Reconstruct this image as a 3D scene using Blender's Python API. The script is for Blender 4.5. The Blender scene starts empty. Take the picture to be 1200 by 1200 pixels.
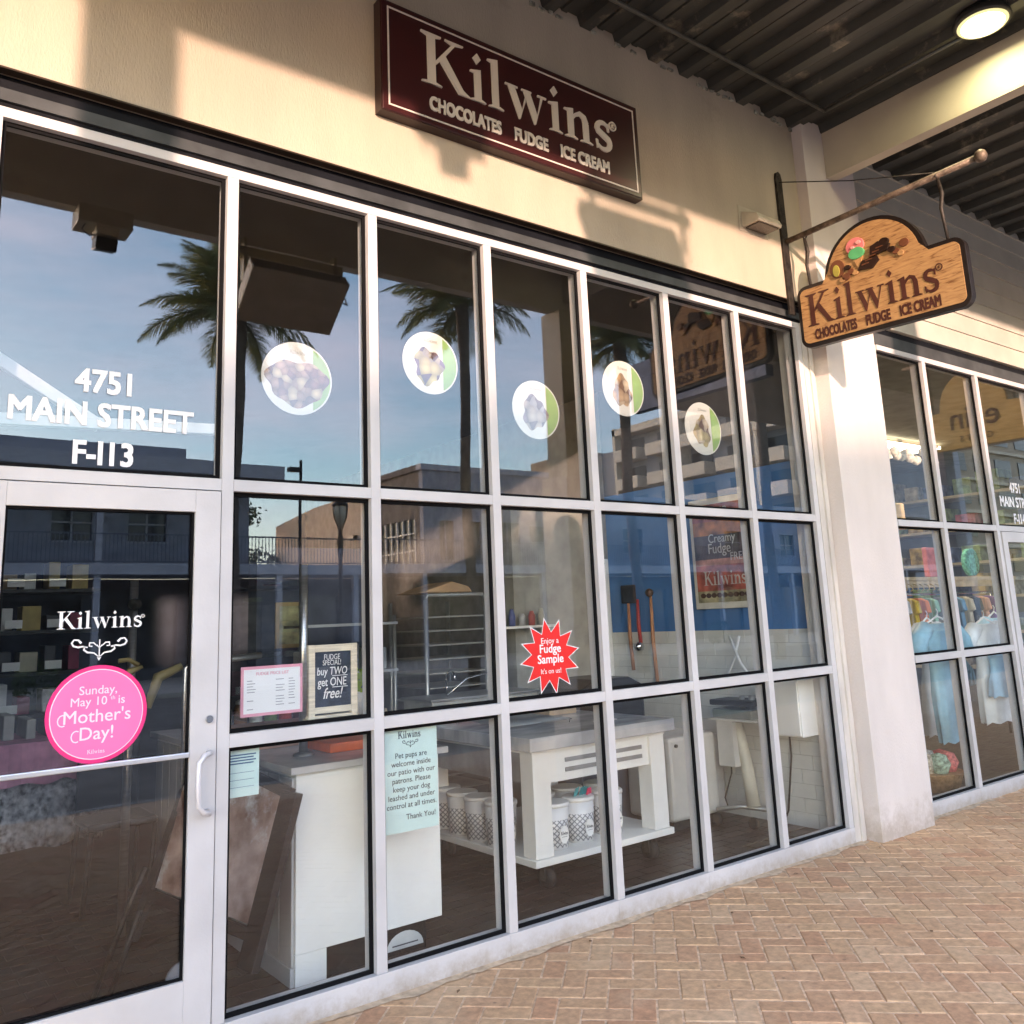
import bpy, math, random
from mathutils import Vector, Matrix
random.seed(7)
S = bpy.context.scene
COL = S.collection
PI = math.pi

# ------------------------------------------------------------------ camera
cam_d = bpy.data.cameras.new('camera'); cam = bpy.data.objects.new('camera', cam_d); COL.objects.link(cam)
_yaw, _pitch, _roll, _F = .6538, .1920, -.0437, 1034.2
_f = Vector((math.sin(_yaw)*math.cos(_pitch), math.cos(_yaw)*math.cos(_pitch), math.sin(_pitch)))
_r = Vector((math.cos(_yaw), -math.sin(_yaw), 0)); _u = _r.cross(_f)
_r2 = math.cos(_roll)*_r + math.sin(_roll)*_u; _u2 = -math.sin(_roll)*_r + math.cos(_roll)*_u
M = Matrix((_r2, _u2, -_f)).transposed().to_4x4()
M.translation = Vector((-1.3015, -3.6412, 1.5529))
cam.matrix_world = M
cam_d.sensor_fit = 'HORIZONTAL'; cam_d.sensor_width = 36; cam_d.lens = 36*_F/1200
cam_d.shift_y = -(600-523.7)/1200
cam_d.clip_start = .05; cam_d.clip_end = 1500
S.camera = cam

# ------------------------------------------------------------------ sky, sun, exposure
SUN = Vector((-1.06, -3.0, .52)).normalized()
w = bpy.data.worlds.new('World'); S.world = w; w.use_nodes = True
nt = w.node_tree; N = nt.nodes; L = nt.links
sk = N.new('ShaderNodeTexSky'); sk.sky_type = 'NISHITA'; sk.sun_disc = False
sk.sun_elevation = math.asin(SUN.z); sk.sun_rotation = math.atan2(SUN.x, SUN.y)
sk.air_density = 1.0; sk.dust_density = .6; sk.ozone_density = 2.0
# thin high cloud streaks
tc = N.new('ShaderNodeTexCoord'); mp = N.new('ShaderNodeMapping'); mp.inputs['Scale'].default_value = (1.3, 1.6, 6.0)
mp.inputs['Rotation'].default_value = (.25, .2, .5)
nz = N.new('ShaderNodeTexNoise'); nz.inputs['Scale'].default_value = 2.2; nz.inputs['Detail'].default_value = 7; nz.inputs['Roughness'].default_value = .6
rp = N.new('ShaderNodeValToRGB'); rp.color_ramp.elements[0].position = .37; rp.color_ramp.elements[1].position = .78
rp.color_ramp.elements[0].color = (0, 0, 0, 1); rp.color_ramp.elements[1].color = (.55, .55, .55, 1)
mx = N.new('ShaderNodeMixRGB'); mx.inputs['Color2'].default_value = (5.6, 4.7, 5.3, 1)
L.new(tc.outputs['Generated'], mp.inputs['Vector']); L.new(mp.outputs[0], nz.inputs['Vector']); L.new(nz.outputs[0], rp.inputs[0])
L.new(rp.outputs[0], mx.inputs['Fac']); L.new(sk.outputs[0], mx.inputs['Color1']); L.new(mx.outputs[0], N['Background'].inputs[0])
N['Background'].inputs[1].default_value = .15
sd = bpy.data.lights.new('sun', 'SUN'); so = bpy.data.objects.new('sun', sd); COL.objects.link(so)
sd.energy = 2.0; sd.angle = math.radians(1.3); sd.color = (.52, .345, .265)
so.rotation_euler = SUN.to_track_quat('Z', 'Y').to_euler()
S.view_settings.view_transform = 'Standard'; S.view_settings.look = 'None'
S.view_settings.exposure = 2.95; S.view_settings.gamma = 1; S.view_settings.use_curve_mapping = False
S.render.engine = 'CYCLES'
S.cycles.max_bounces = 7; S.cycles.diffuse_bounces = 4; S.cycles.glossy_bounces = 3; S.cycles.transparent_max_bounces = 12
S.cycles.use_denoising = True; S.cycles.caustics_reflective = False; S.cycles.caustics_refractive = False
S.cycles.sample_clamp_indirect = 6

# ------------------------------------------------------------------ materials
MATS = {}
def mat(name, col, rough=.6, metal=0, var=.12, vs=6.0, bump=.0, bs=60.0, spec=.4, splash=None, dirt=None, vcol=None, stretch=(1, 1, 1), emit=None):
    if name in MATS: return MATS[name]
    m = bpy.data.materials.new(name); m.use_nodes = True; MATS[name] = m
    n = m.node_tree.nodes; l = m.node_tree.links; b = n['Principled BSDF']
    b.inputs['Roughness'].default_value = rough; b.inputs['Metallic'].default_value = metal
    b.inputs['Specular IOR Level'].default_value = spec
    t = n.new('ShaderNodeTexCoord'); mpn = n.new('ShaderNodeMapping'); mpn.inputs['Scale'].default_value = stretch
    l.new(t.outputs['Object'], mpn.inputs['Vector'])
    z = n.new('ShaderNodeTexNoise'); z.inputs['Scale'].default_value = vs; z.inputs['Detail'].default_value = 6
    l.new(mpn.outputs[0], z.inputs['Vector'])
    c2 = vcol or [max(0, c*(1-var*2)) for c in col]; c1 = col if vcol else [min(1, c*(1+var)) for c in col]
    r = n.new('ShaderNodeValToRGB'); r.color_ramp.elements[0].position = .32; r.color_ramp.elements[1].position = .68
    r.color_ramp.elements[0].color = (*c2, 1); r.color_ramp.elements[1].color = (*c1, 1)
    l.new(z.outputs[0], r.inputs[0]); out = r.outputs[0]
    if dirt:
        z3 = n.new('ShaderNodeTexNoise'); z3.inputs['Scale'].default_value = dirt[1]; z3.inputs['Detail'].default_value = 9; z3.inputs['Roughness'].default_value = .7
        l.new(t.outputs['Object'], z3.inputs['Vector'])
        r3 = n.new('ShaderNodeValToRGB'); r3.color_ramp.elements[0].position = dirt[2]; r3.color_ramp.elements[1].position = dirt[2]+.14
        l.new(z3.outputs[0], r3.inputs[0]); mm = n.new('ShaderNodeMixRGB'); mm.inputs['Color2'].default_value = (*dirt[0], 1)
        l.new(r3.outputs[0], mm.inputs['Fac']); l.new(out, mm.inputs['Color1']); out = mm.outputs[0]
    if splash:   # rain splash and grime near the ground
        gp = n.new('ShaderNodeNewGeometry'); sx_ = n.new('ShaderNodeSeparateXYZ'); l.new(gp.outputs['Position'], sx_.inputs[0])
        mr = n.new('ShaderNodeMapRange'); mr.inputs['From Min'].default_value = 0; mr.inputs['From Max'].default_value = splash[1]; mr.inputs['To Min'].default_value = 1.0; mr.inputs['To Max'].default_value = 0
        l.new(sx_.outputs[2], mr.inputs['Value']); z4 = n.new('ShaderNodeTexNoise'); z4.inputs['Scale'].default_value = 11; z4.inputs['Detail'].default_value = 9; z4.inputs['Roughness'].default_value = .75; l.new(gp.outputs['Position'], z4.inputs['Vector'])
        mp4 = n.new('ShaderNodeMath'); mp4.operation = 'MULTIPLY'; l.new(mr.outputs[0], mp4.inputs[0]); l.new(z4.outputs[0], mp4.inputs[1])
        r4_ = n.new('ShaderNodeValToRGB'); r4_.color_ramp.elements[0].position = .26; r4_.color_ramp.elements[1].position = .52; r4_.color_ramp.elements[1].color = (.75, .75, .75, 1); l.new(mp4.outputs[0], r4_.inputs[0])
        m4 = n.new('ShaderNodeMixRGB'); m4.inputs['Color2'].default_value = (*splash[0], 1); l.new(r4_.outputs[0], m4.inputs['Fac']); l.new(out, m4.inputs['Color1']); out = m4.outputs[0]
    l.new(out, b.inputs['Base Color'])
    if bump:
        z2 = n.new('ShaderNodeTexNoise'); z2.inputs['Scale'].default_value = bs; z2.inputs['Detail'].default_value = 5
        l.new(mpn.outputs[0], z2.inputs['Vector'])
        bp = n.new('ShaderNodeBump'); bp.inputs['Strength'].default_value = bump; bp.inputs['Distance'].default_value = .01
        l.new(z2.outputs[0], bp.inputs['Height']); l.new(bp.outputs[0], b.inputs['Normal'])
    if emit:
        b.inputs['Emission Color'].default_value = (*emit[0], 1); b.inputs['Emission Strength'].default_value = emit[1]
    return m

def glass_mat(name, f0, tint, wave):
    m = bpy.data.materials.new(name); m.use_nodes = True; MATS[name] = m
    n = m.node_tree.nodes; l = m.node_tree.links; n.remove(n['Principled BSDF']); o = n['Material Output']
    tr = n.new('ShaderNodeBsdfTransparent'); tr.inputs[0].default_value = (*tint, 1)
    g = n.new('ShaderNodeBsdfGlossy'); g.inputs['Roughness'].default_value = .0; g.inputs['Color'].default_value = (.96, .98, 1, 1)
    lw = n.new('ShaderNodeLayerWeight'); lw.inputs[0].default_value = .5
    p = n.new('ShaderNodeMath'); p.operation = 'POWER'; p.inputs[1].default_value = 5; l.new(lw.outputs['Facing'], p.inputs[0])
    ma = n.new('ShaderNodeMath'); ma.operation = 'MULTIPLY_ADD'; ma.inputs[1].default_value = 1-f0; ma.inputs[2].default_value = f0; l.new(p.outputs[0], ma.inputs[0])
    x = n.new('ShaderNodeMixShader'); l.new(ma.outputs[0], x.inputs[0]); l.new(tr.outputs[0], x.inputs[1]); l.new(g.outputs[0], x.inputs[2])
    l.new(x.outputs[0], o.inputs[0])
    if wave:
        t = n.new('ShaderNodeTexCoord'); z = n.new('ShaderNodeTexNoise'); z.inputs['Scale'].default_value = 1.6; z.inputs['Detail'].default_value = 1
        l.new(t.outputs['Object'], z.inputs['Vector']); b = n.new('ShaderNodeBump'); b.inputs['Strength'].default_value = wave; b.inputs['Distance'].default_value = .01
        l.new(z.outputs[0], b.inputs['Height']); l.new(b.outputs[0], g.inputs['Normal'])
    return m
GLASS = glass_mat('window glass', .058, (.985, .99, .985), .04)
CGLASS = glass_mat('clear guard glass', .04, (.96, .98, .97), 0)

def brick_mat():
    m = bpy.data.materials.new('clay paver'); m.use_nodes = True
    n = m.node_tree.nodes; l = m.node_tree.links; b = n['Principled BSDF']; b.inputs['Roughness'].default_value = .85
    b.inputs['Specular IOR Level'].default_value = .25
    oi = n.new('ShaderNodeObjectInfo'); at = n.new('ShaderNodeAttribute'); at.attribute_name = 'rnd'
    ad = n.new('ShaderNodeMath'); ad.operation = 'ADD'; l.new(oi.outputs['Random'], ad.inputs[0]); l.new(at.outputs['Fac'], ad.inputs[1])
    fr = n.new('ShaderNodeMath'); fr.operation = 'FRACT'; l.new(ad.outputs[0], fr.inputs[0])
    r = n.new('ShaderNodeValToRGB'); cr = r.color_ramp; cr.interpolation = 'LINEAR'
    cols = [(0, (.52, .305, .185)), (.25, (.60, .40, .24)), (.5, (.57, .36, .215)), (.72, (.63, .435, .275)), (.9, (.55, .315, .19)), (1, (.59, .395, .245))]
    cr.elements[0].color = (*cols[0][1], 1); cr.elements[1].color = (*cols[-1][1], 1)
    for p, c in cols[1:-1]:
        e = cr.elements.new(p); e.color = (*c, 1)
    l.new(fr.outputs[0], r.inputs[0])
    g = n.new('ShaderNodeNewGeometry')
    z = n.new('ShaderNodeTexNoise'); z.inputs['Scale'].default_value = 26; z.inputs['Detail'].default_value = 8; z.inputs['Roughness'].default_value = .65; l.new(g.outputs['Position'], z.inputs['Vector'])
    z2 = n.new('ShaderNodeTexNoise'); z2.inputs['Scale'].default_value = 1.7; z2.inputs['Detail'].default_value = 8; z2.inputs['Roughness'].default_value = .7; l.new(g.outputs['Position'], z2.inputs['Vector'])
    mm = n.new('ShaderNodeMixRGB'); mm.blend_type = 'MULTIPLY'; mm.inputs['Fac'].default_value = 1
    r1 = n.new('ShaderNodeValToRGB'); r1.color_ramp.elements[0].position = .3; r1.color_ramp.elements[1].position = .7
    r1.color_ramp.elements[0].color = (.66, .66, .66, 1); r1.color_ramp.elements[1].color = (1.16, 1.14, 1.12, 1)
    l.new(z.outputs[0], r1.inputs[0]); l.new(r.outputs[0], mm.inputs['Color1']); l.new(r1.outputs[0], mm.inputs['Color2'])
    r2 = n.new('ShaderNodeValToRGB'); r2.color_ramp.elements[0].position = .52; r2.color_ramp.elements[1].position = .72
    r2.color_ramp.elements[0].color = (0, 0, 0, 1); r2.color_ramp.elements[1].color = (.5, .5, .5, 1); l.new(z2.outputs[0], r2.inputs[0])
    mn = n.new('ShaderNodeMixRGB'); mn.inputs['Color2'].default_value = (.66, .49, .33, 1); l.new(r2.outputs[0], mn.inputs['Fac']); l.new(mm.outputs[0], mn.inputs['Color1'])
    # small dark spots of gum and grit
    v = n.new('ShaderNodeTexVoronoi'); v.inputs['Scale'].default_value = 9; l.new(g.outputs['Position'], v.inputs['Vector'])
    r4 = n.new('ShaderNodeValToRGB'); r4.color_ramp.elements[0].position = .05; r4.color_ramp.elements[1].position = .09
    r4.color_ramp.elements[0].color = (.45, .45, .45, 1); r4.color_ramp.elements[1].color = (0, 0, 0, 1); l.new(v.outputs['Distance'], r4.inputs[0])
    mq = n.new('ShaderNodeMixRGB'); mq.inputs['Color2'].default_value = (.10, .07, .05, 1); l.new(r4.outputs[0], mq.inputs['Fac']); l.new(mn.outputs[0], mq.inputs['Color1'])
    l.new(mq.outputs[0], b.inputs['Base Color'])
    bp = n.new('ShaderNodeBump'); bp.inputs['Strength'].default_value = .5; bp.inputs['Distance'].default_value = .004; l.new(z.outputs[0], bp.inputs['Height']); l.new(bp.outputs[0], b.inputs['Normal'])
    return m
BRICK = brick_mat()

ALU = mat('white aluminium frame', (.55, .54, .55), .42, .0, .06, 3, .05, 90, splash=((.33, .27, .21), .16), dirt=((.38, .35, .32), 5, .68))
ALUD = mat('aluminium side', (.55, .53, .50), .45, 0, .08, 4)
GASK = mat('black gasket', (.006, .006, .007), .8, 0, .1, spec=.1)
STUCCO = mat('beige stucco wall', (.43, .375, .30), .9, 0, .07, 2.2, .35, 150, stretch=(1, 1, .3), dirt=((.33, .285, .225), 1.7, .62))
PILLAR = mat('off white stucco', (.66, .60, .57), .88, 0, .05, 2.5, .3, 140, stretch=(1, 1, .4), splash=((.38, .31, .25), .45), dirt=((.56, .51, .47), 2.3, .70))
SIDING = mat('cream lap siding', (.46, .44, .385), .7, 0, .05, 3, .05, 80)
DECK = mat('dark metal deck', (.085, .09, .083), .42, .35, .25, 2.5, .06, 40, vcol=(.05, .05, .046), dirt=((.28, .245, .19), 3, .56), stretch=(3, .4, 1))
BEAM = mat('beige painted steel', (.50, .445, .35), .6, 0, .07, 2, .08, 60, dirt=((.27, .22, .15), 2.4, .70))
SHADEB = mat('black shadow gap', (.006, .007, .010), .6, 0, .2, spec=.12)  # black strips stand in for the deep shade in the gaps
FLASHG = mat('grey flashing', (.06, .066, .07), .5, 0, .15, spec=.2)
WHITEP = mat('white paint', (.84, .84, .81), .45, 0, .03, 4, .02, 60)
MARBLE = mat('grey white marble', (.62, .62, .62), .18, 0, .05, 3, vcol=(.30, .31, .33), stretch=(1, 2.5, 1))
TILEW = mat('white glazed tile', (.66, .67, .64), .22, 0, .04, 5)
GROUT = mat('pale grout', (.45, .45, .42), .9)
BLUE = mat('blue painted wall', (.06, .18, .44), .6, 0, .08, 3)
NAVY = mat('slate blue wall', (.05, .06, .09), .7, 0, .15, 3)
DARK = mat('dark ceiling', (.03, .03, .032), .8)
STEEL = mat('brushed stainless steel', (.55, .56, .56), .3, .9, .1, 5, .02, 200, stretch=(1, 1, 14))
GREYST = mat('dull rack steel', (.42, .43, .42), .38, .7, .1)
BLACK = mat('black plastic', (.012, .012, .013), .45, 0, .2)
RUBBER = mat('dark rubber', (.02, .02, .02), .7)
CHROME = mat('polished chrome', (.7, .7, .7), .12, 1, .02)
WOODL = mat('pale wood', (.74, .66, .52), .6, 0, .12, 8, stretch=(1, 1, 10))
IRON = mat('weathered black iron', (.045, .038, .032), .55, .5, .35, 20, .25, 120, dirt=((.22, .15, .10), 12, .60))
PIPE = mat('weathered bronze pipe', (.16, .12, .09), .5, .4, .3, 25, .3, 90, dirt=((.30, .23, .17), 10, .55))

# ------------------------------------------------------------------ geometry helpers
class MB:
    def __init__(s): s.v = []; s.f = []; s.sm = []
    def quadbox(s, P):
        b = len(s.v); s.v += [tuple(p) for p in P]
        for q in ((0, 3, 2, 1), (4, 5, 6, 7), (0, 1, 5, 4), (1, 2, 6, 5), (2, 3, 7, 6), (3, 0, 4, 7)):
            s.f.append(tuple(b+i for i in q)); s.sm.append(False)
        return s
    def box(s, x0, y0, z0, x1, y1, z1):
        return s.quadbox([(x0, y0, z0), (x1, y0, z0), (x1, y1, z0), (x0, y1, z0), (x0, y0, z1), (x1, y0, z1), (x1, y1, z1), (x0, y1, z1)])
    def obox(s, c, X, Y, Z):   # centre and three half vectors
        c = Vector(c); X = Vector(X); Y = Vector(Y); Z = Vector(Z)
        return s.quadbox([c-X-Y-Z, c+X-Y-Z, c+X+Y-Z, c-X+Y-Z, c-X-Y+Z, c+X-Y+Z, c+X+Y+Z, c-X+Y+Z])
    def cyl(s, p0, p1, r0, r1=None, n=12, caps=True):
        p0 = Vector(p0); p1 = Vector(p1); r1 = r0 if r1 is None else r1
        d = (p1-p0).normalized(); a = d.orthogonal().normalized(); c = d.cross(a); b = len(s.v)
        for p, r in ((p0, r0), (p1, r1)):
            for i in range(n):
                t = 2*PI*i/n; s.v.append(tuple(p+r*(math.cos(t)*a+math.sin(t)*c)))
        for i in range(n):
            j = (i+1) % n; s.f.append((b+i, b+j, b+n+j, b+n+i)); s.sm.append(True)
        if caps:
            s.f.append(tuple(b+i for i in reversed(range(n)))); s.sm.append(False)
            s.f.append(tuple(b+n+i for i in range(n))); s.sm.append(False)
        return s
    def tube(s, pts, r, n=8):
        pts = [Vector(p) for p in pts]; b = len(s.v); k = len(pts)
        up = None
        for i, p in enumerate(pts):
            d = (pts[min(i+1, k-1)]-pts[max(i-1, 0)]).normalized()
            if up is None: up = d.orthogonal().normalized()
            a = (up-d*up.dot(d)).normalized(); up = a; c = d.cross(a)
            rr = r[i] if isinstance(r, (list, tuple)) else r
            for j in range(n):
                t = 2*PI*j/n; s.v.append(tuple(p+rr*(math.cos(t)*a+math.sin(t)*c)))
        for i in range(k-1):
            for j in range(n):
                q = (j+1) % n; s.f.append((b+i*n+j, b+i*n+q, b+(i+1)*n+q, b+(i+1)*n+j)); s.sm.append(True)
        s.f.append(tuple(b+j for j in reversed(range(n)))); s.sm.append(False)
        s.f.append(tuple(b+(k-1)*n+j for j in range(n))); s.sm.append(False)
        return s
    def lathe(s, c, prof, n=20, ax='z'):
        b = len(s.v); c = Vector(c)
        for r, h in prof:
            for j in range(n):
                t = 2*PI*j/n; p = (r*math.cos(t), r*math.sin(t), h)
                if ax == 'y': p = (p[0], p[2], p[1])
                if ax == 'x': p = (p[2], p[0], p[1])
                s.v.append(tuple(c+Vector(p)))
        for i in range(len(prof)-1):
            for j in range(n):
                q = (j+1) % n; s.f.append((b+i*n+j, b+i*n+q, b+(i+1)*n+q, b+(i+1)*n+j)); s.sm.append(True)
        s.f.append(tuple(b+j for j in reversed(range(n)))); s.sm.append(False)
        k = len(prof); s.f.append(tuple(b+(k-1)*n+j for j in range(n))); s.sm.append(False)
        return s
    def prism(s, pts, O, U, V, Nn, t):   # planar outline pts (u,v) from O, thickness t along N
        O = Vector(O); U = Vector(U); V = Vector(V); Nn = Vector(Nn); b = len(s.v); k = len(pts)
        for q in (0, t):
            for (a, c) in pts: s.v.append(tuple(O+a*U+c*V+q*Nn))
        s.f.append(tuple(b+i for i in reversed(range(k)))); s.sm.append(False)
        s.f.append(tuple(b+k+i for i in range(k))); s.sm.append(False)
        for i in range(k):
            j = (i+1) % k; s.f.append((b+i, b+j, b+k+j, b+k+i)); s.sm.append(False)
        return s
    def quad(s, *P):
        b = len(s.v); s.v += [tuple(p) for p in P]; s.f.append(tuple(range(b, b+len(P)))); s.sm.append(False); return s
    def build(s, name, m, parent=None, bevel=0, kind=None, label=None):
        me = bpy.data.meshes.new(name)
        off = WL(parent) if parent else Vector((0, 0, 0))
        me.from_pydata([tuple(Vector(v)-off) for v in s.v], [], s.f)
        me.polygons.foreach_set('use_smooth', s.sm)
        me.materials.append(m); me.update()
        o = bpy.data.objects.new(name, me); COL.objects.link(o)
        if parent: o.parent = parent
        if bevel:
            bv = o.modifiers.new('bevel', 'BEVEL'); bv.width = bevel; bv.segments = 2; bv.limit_method = 'ANGLE'; bv.angle_limit = math.radians(50)
        if kind: o['kind'] = kind
        if label: o['label'] = label
        return o
def WL(o):
    v = Vector((0, 0, 0))
    while o: v = v+o.location; o = o.parent
    return v
def tag(o, label, cat, group=None, kind=None):
    if label: o['label'] = label
    if cat: o['category'] = cat
    if group: o['group'] = group
    if kind: o['kind'] = kind
    return o
def thing(name, label, cat, loc=(0, 0, 0), group=None):
    o = bpy.data.objects.new(name, None); COL.objects.link(o); o.location = loc; o.empty_display_size = .1
    return tag(o, label, cat, group)
def copy_tree(o, parent=None, loc=None, label=None):
    c = o.copy(); COL.objects.link(c); c.parent = parent
    if loc is not None: c.location = loc
    if label: c['label'] = label
    for ch in list(o.children): copy_tree(ch, c)
    return c
def BX(name, m, parent, *b, bevel=0, **k): return MB().box(*b).build(name, m, parent, bevel, **k)

def text_into(mb, s, O, U, V, Nn, size, cx=.0, align='CENTER', sx=1.0, bold=0.0, t=.001, space=1.0):
    cu = bpy.data.curves.new('t', 'FONT'); cu.body = s; cu.size = 1; cu.align_x = align; cu.extrude = .5; cu.space_character = space; cu.resolution_u = 3
    ob = bpy.data.objects.new('t', cu); COL.objects.link(ob)
    bpy.context.view_layer.update()
    dg = bpy.context.evaluated_depsgraph_get(); me = bpy.data.meshes.new_from_object(ob.evaluated_get(dg))
    O = Vector(O); U = Vector(U); V = Vector(V); Nn = Vector(Nn)
    for q, (ox, oy) in enumerate(((0, 0),) if not bold else ((-.6, -.5), (.6, -.5), (-.6, .5), (.6, .5))):
        b = len(mb.v)
        for v in me.vertices: mb.v.append(tuple(O+(v.co.x+ox*bold)*size*sx*U+(v.co.y+oy*bold)*size*V+((v.co.z+.5)*t+q*.00012)*Nn))
        for p in me.polygons: mb.f.append(tuple(b+i for i in p.vertices)); mb.sm.append(False)
    bpy.data.objects.remove(ob); bpy.data.curves.remove(cu); bpy.data.meshes.remove(me)
    return mb

# hand drawn serif word mark -------------------------------------------------
def arc(cx, cy, rx, ry, a0, a1, n=10): return [(cx+rx*math.cos(math.radians(a0+(a1-a0)*i/n)), cy+ry*math.sin(math.radians(a0+(a1-a0)*i/n))) for i in range(n+1)]
def stroke(pts, ws):
    Lf, Rt = [], []
    for i, p in enumerate(pts):
        a = pts[max(i-1, 0)]; c = pts[min(i+1, len(pts)-1)]; dx, dy = c[0]-a[0], c[1]-a[1]; l = math.hypot(dx, dy) or 1
        nx, ny = -dy/l, dx/l; w_ = ws[i] if isinstance(ws, list) else ws
        Lf.append((p[0]+nx*w_/2, p[1]+ny*w_/2)); Rt.append((p[0]-nx*w_/2, p[1]-ny*w_/2))
    return Lf+Rt[::-1]
def serif(x0, x1, y, h=.035, up=1): return [(x0, y), (x1, y), (x1, y+up*h*.7), ((x0+x1)/2+.09, y+up*h*1.6), ((x0+x1)/2-.09, y+up*h*1.6), (x0, y+up*h*.7)]
def glyph(ch):
    if ch == 'K':
        return [[(.13, 0), (.30, 0), (.30, 1), (.13, 1)], serif(0, .43, 0), [(0, 1), (.43, 1), (.43, .97), (.30, .93), (.13, .93), (0, .97)][::-1],
                stroke([(.30, .44), (.52, .70), (.72, .955)], [.06, .07, .06]), [(.52, 1), (.92, 1), (.92, .975), (.80, .95), (.66, .93), (.52, .975)][::-1],
                [(.37, .55), (.50, .68), (.90, .10), (1.02, .03), (1.08, .0), (.80, 0)]], 1.04
    if ch == 'i':
        return [[(.09, 0), (.24, 0), (.24, .66), (.0, .60), (.0, .57), (.09, .56)], serif(0, .34, 0), [(.16, .98), (.25, .87), (.16, .76), (.07, .87)]], .38
    if ch == 'l':
        return [[(.09, 0), (.24, 0), (.24, 1.02), (.0, .97), (.0, .94), (.09, .92)], serif(0, .35, 0)], .38
    if ch == 'w':
        return [[(.06, .62), (.22, .62), (.40, .16), (.34, -.02), (.31, -.02)], [(.34, -.02), (.385, .12), (.56, .56), (.52, .60)],
                [(.44, .62), (.60, .62), (.78, .16), (.72, -.02), (.69, -.02)], [(.72, -.02), (.765, .12), (.935, .60), (.885, .60)],
                [(0, .60), (.30, .60), (.30, .635), (0, .635)], [(.40, .602), (.64, .602), (.64, .637), (.40, .637)], [(.80, .60), (1.02, .60), (1.02, .635), (.80, .635)]], 1.05
    if ch == 'n':
        return [[(.09, 0), (.24, 0), (.24, .66), (.0, .61), (.0, .58), (.09, .57)], serif(0, .33, 0), stroke([(.22, .44), (.30, .54), (.42, .60), (.53, .55), (.575, .42)], [.05, .07, .10, .13, .15]),
                [(.50, 0), (.65, 0), (.65, .43), (.50, .43)], serif(.41, .75, 0)], .80
    if ch == 's':
        p = arc(.24, .46, .17, .15, 35, 180, 7)+[(.10, .40), (.24, .33), (.38, .26)]+arc(.23, .17, .18, .155, 20, -150, 8)
        n = len(p); ws = [.05+.09*math.sin(PI*i/(n-1)) for i in range(n)]
        return [stroke(p, ws), [(.36, .62), (.40, .62), (.41, .44), (.36, .46)], [(.04, .0), (.02, .20), (.07, .18), (.09, .02)]], .46
def wordmark(mb, O, U, V, Nn, width, height, t=.004, reg=True):
    x = 0; total = sum(glyph(c)[1]+.03 for c in 'Kilwins')
    U = Vector(U); V = Vector(V); Nn = Vector(Nn); O = Vector(O); k = 0; sx = width/total
    for c in 'Kilwins':
        polys, adv = glyph(c)
        for p in polys:
            k += 1; mb.prism([((x+a)*sx, b*height) for a, b in p], O, U, V, Nn, t+.00025*(k % 5))
        x += adv+.03
    if reg:
        R = height*.09; c0 = ((x-.02)*sx+R*.6, height*.62)
        mb.prism(stroke([(c0[0]+R*math.cos(a*PI/8), c0[1]+R*math.sin(a*PI/8)) for a in range(17)], R*.3), O, U, V, Nn, t)
        text_into(mb, 'R', O+(c0[0])*U+(c0[1]-R*.45)*V, U, V, Nn, R*1.3, t=t)
    return mb
X3, Y3, Z3 = Vector((1, 0, 0)), Vector((0, 1, 0)), Vector((0, 0, 1))

# ================================================================== GROUND
g = MB().box(-60, -140, -.32, 160, 60, -.30).build('ground', mat('dry ground', (.16, .15, .12), .95, 0, .2, .3)); g['kind'] = 'structure'
road = MB().box(-60, -21, -.299, 160, -5.6, -.12).build('road', mat('pale road concrete', (.20, .19, .175), .9, 0, .2, 1.5, .2, 60)); road['kind'] = 'structure'
fpv = MB().box(-60, -60, -.29, 160, -21, 0).build('far_pavement', mat('far concrete', (.45, .43, .39), .9, 0, .1, 1)); fpv['kind'] = 'structure'
kerb = MB().box(-60, -5.6, -.29, 160, -5.45, .0).build('kerb', mat('kerb concrete', (.36, .35, .33), .85, 0, .1, 4)); kerb['kind'] = 'structure'
pave = MB().box(-30, -5.45, -.29, 60, -.001, -.0035).build('pavement', mat('jointing sand', (.70, .51, .35), .95, 0, .2, 30, .3, 200)); pave['kind'] = 'structure'
# herringbone pavers at forty five degrees
def paver_mesh(seed, name):
    rr = random.Random(seed); a, b, c = .0972, .0472, .0045; h = .0
    z = [rr.uniform(-.0012, .0012) for _ in range(4)]
    top = [(-a+c, -b+c), (a-c, -b+c), (a-c, b-c), (-a+c, b-c)]; mid = [(-a, -b), (a, -b), (a, b), (-a, b)]
    v = [(x, y, z[i]) for i, (x, y) in enumerate(top)]+[(x+rr.uniform(-.001, .001), y+rr.uniform(-.001, .001), -.0045) for x, y in mid]+[(x, y, -.02) for x, y in mid]
    f = [(0, 1, 2, 3)]+[(4+i, 4+(i+1) % 4, (i+1) % 4, i) for i in range(4)]+[(8+i, 8+(i+1) % 4, 4+(i+1) % 4, 4+i) for i in range(4)]
    me = bpy.data.meshes.new(name); me.from_pydata(v, [], f); me.materials.append(BRICK); me.update(); return me, v, f
PM = [paver_mesh(i, 'brick') for i in range(5)]
c45 = math.sqrt(.5); W = .1
cand = []
MI = M.inverted()
for a in range(-60, 130):
    for b in range(-80, 80):
        cx, cy = (a+2*b)*W, (-a+2*b)*W
        for k in (0, 1):
            px, py, rot = (cx+.1, cy+.05, 0) if k == 0 else (cx+.25, cy+.1, PI/2)
            x = (px+py)*c45+.03; y = (-px+py)*c45; rot -= PI/4
            if not (-3.2 < x < 11 and -4.6 < y < .03): continue
            p = MI @ Vector((x, y, 0)); d = -p.z; vis = False
            if d > .2:
                u = 600+_F*p.x/d; v = 523.7-_F*p.y/d
                vis = -20 < u < 1220 and v < 1225
            cand.append((not vis, (x+1.3)**2+(y+3.64)**2, x, y, rot))
cand.sort()
stuffv, stufff, rnd = [], [], []
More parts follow.
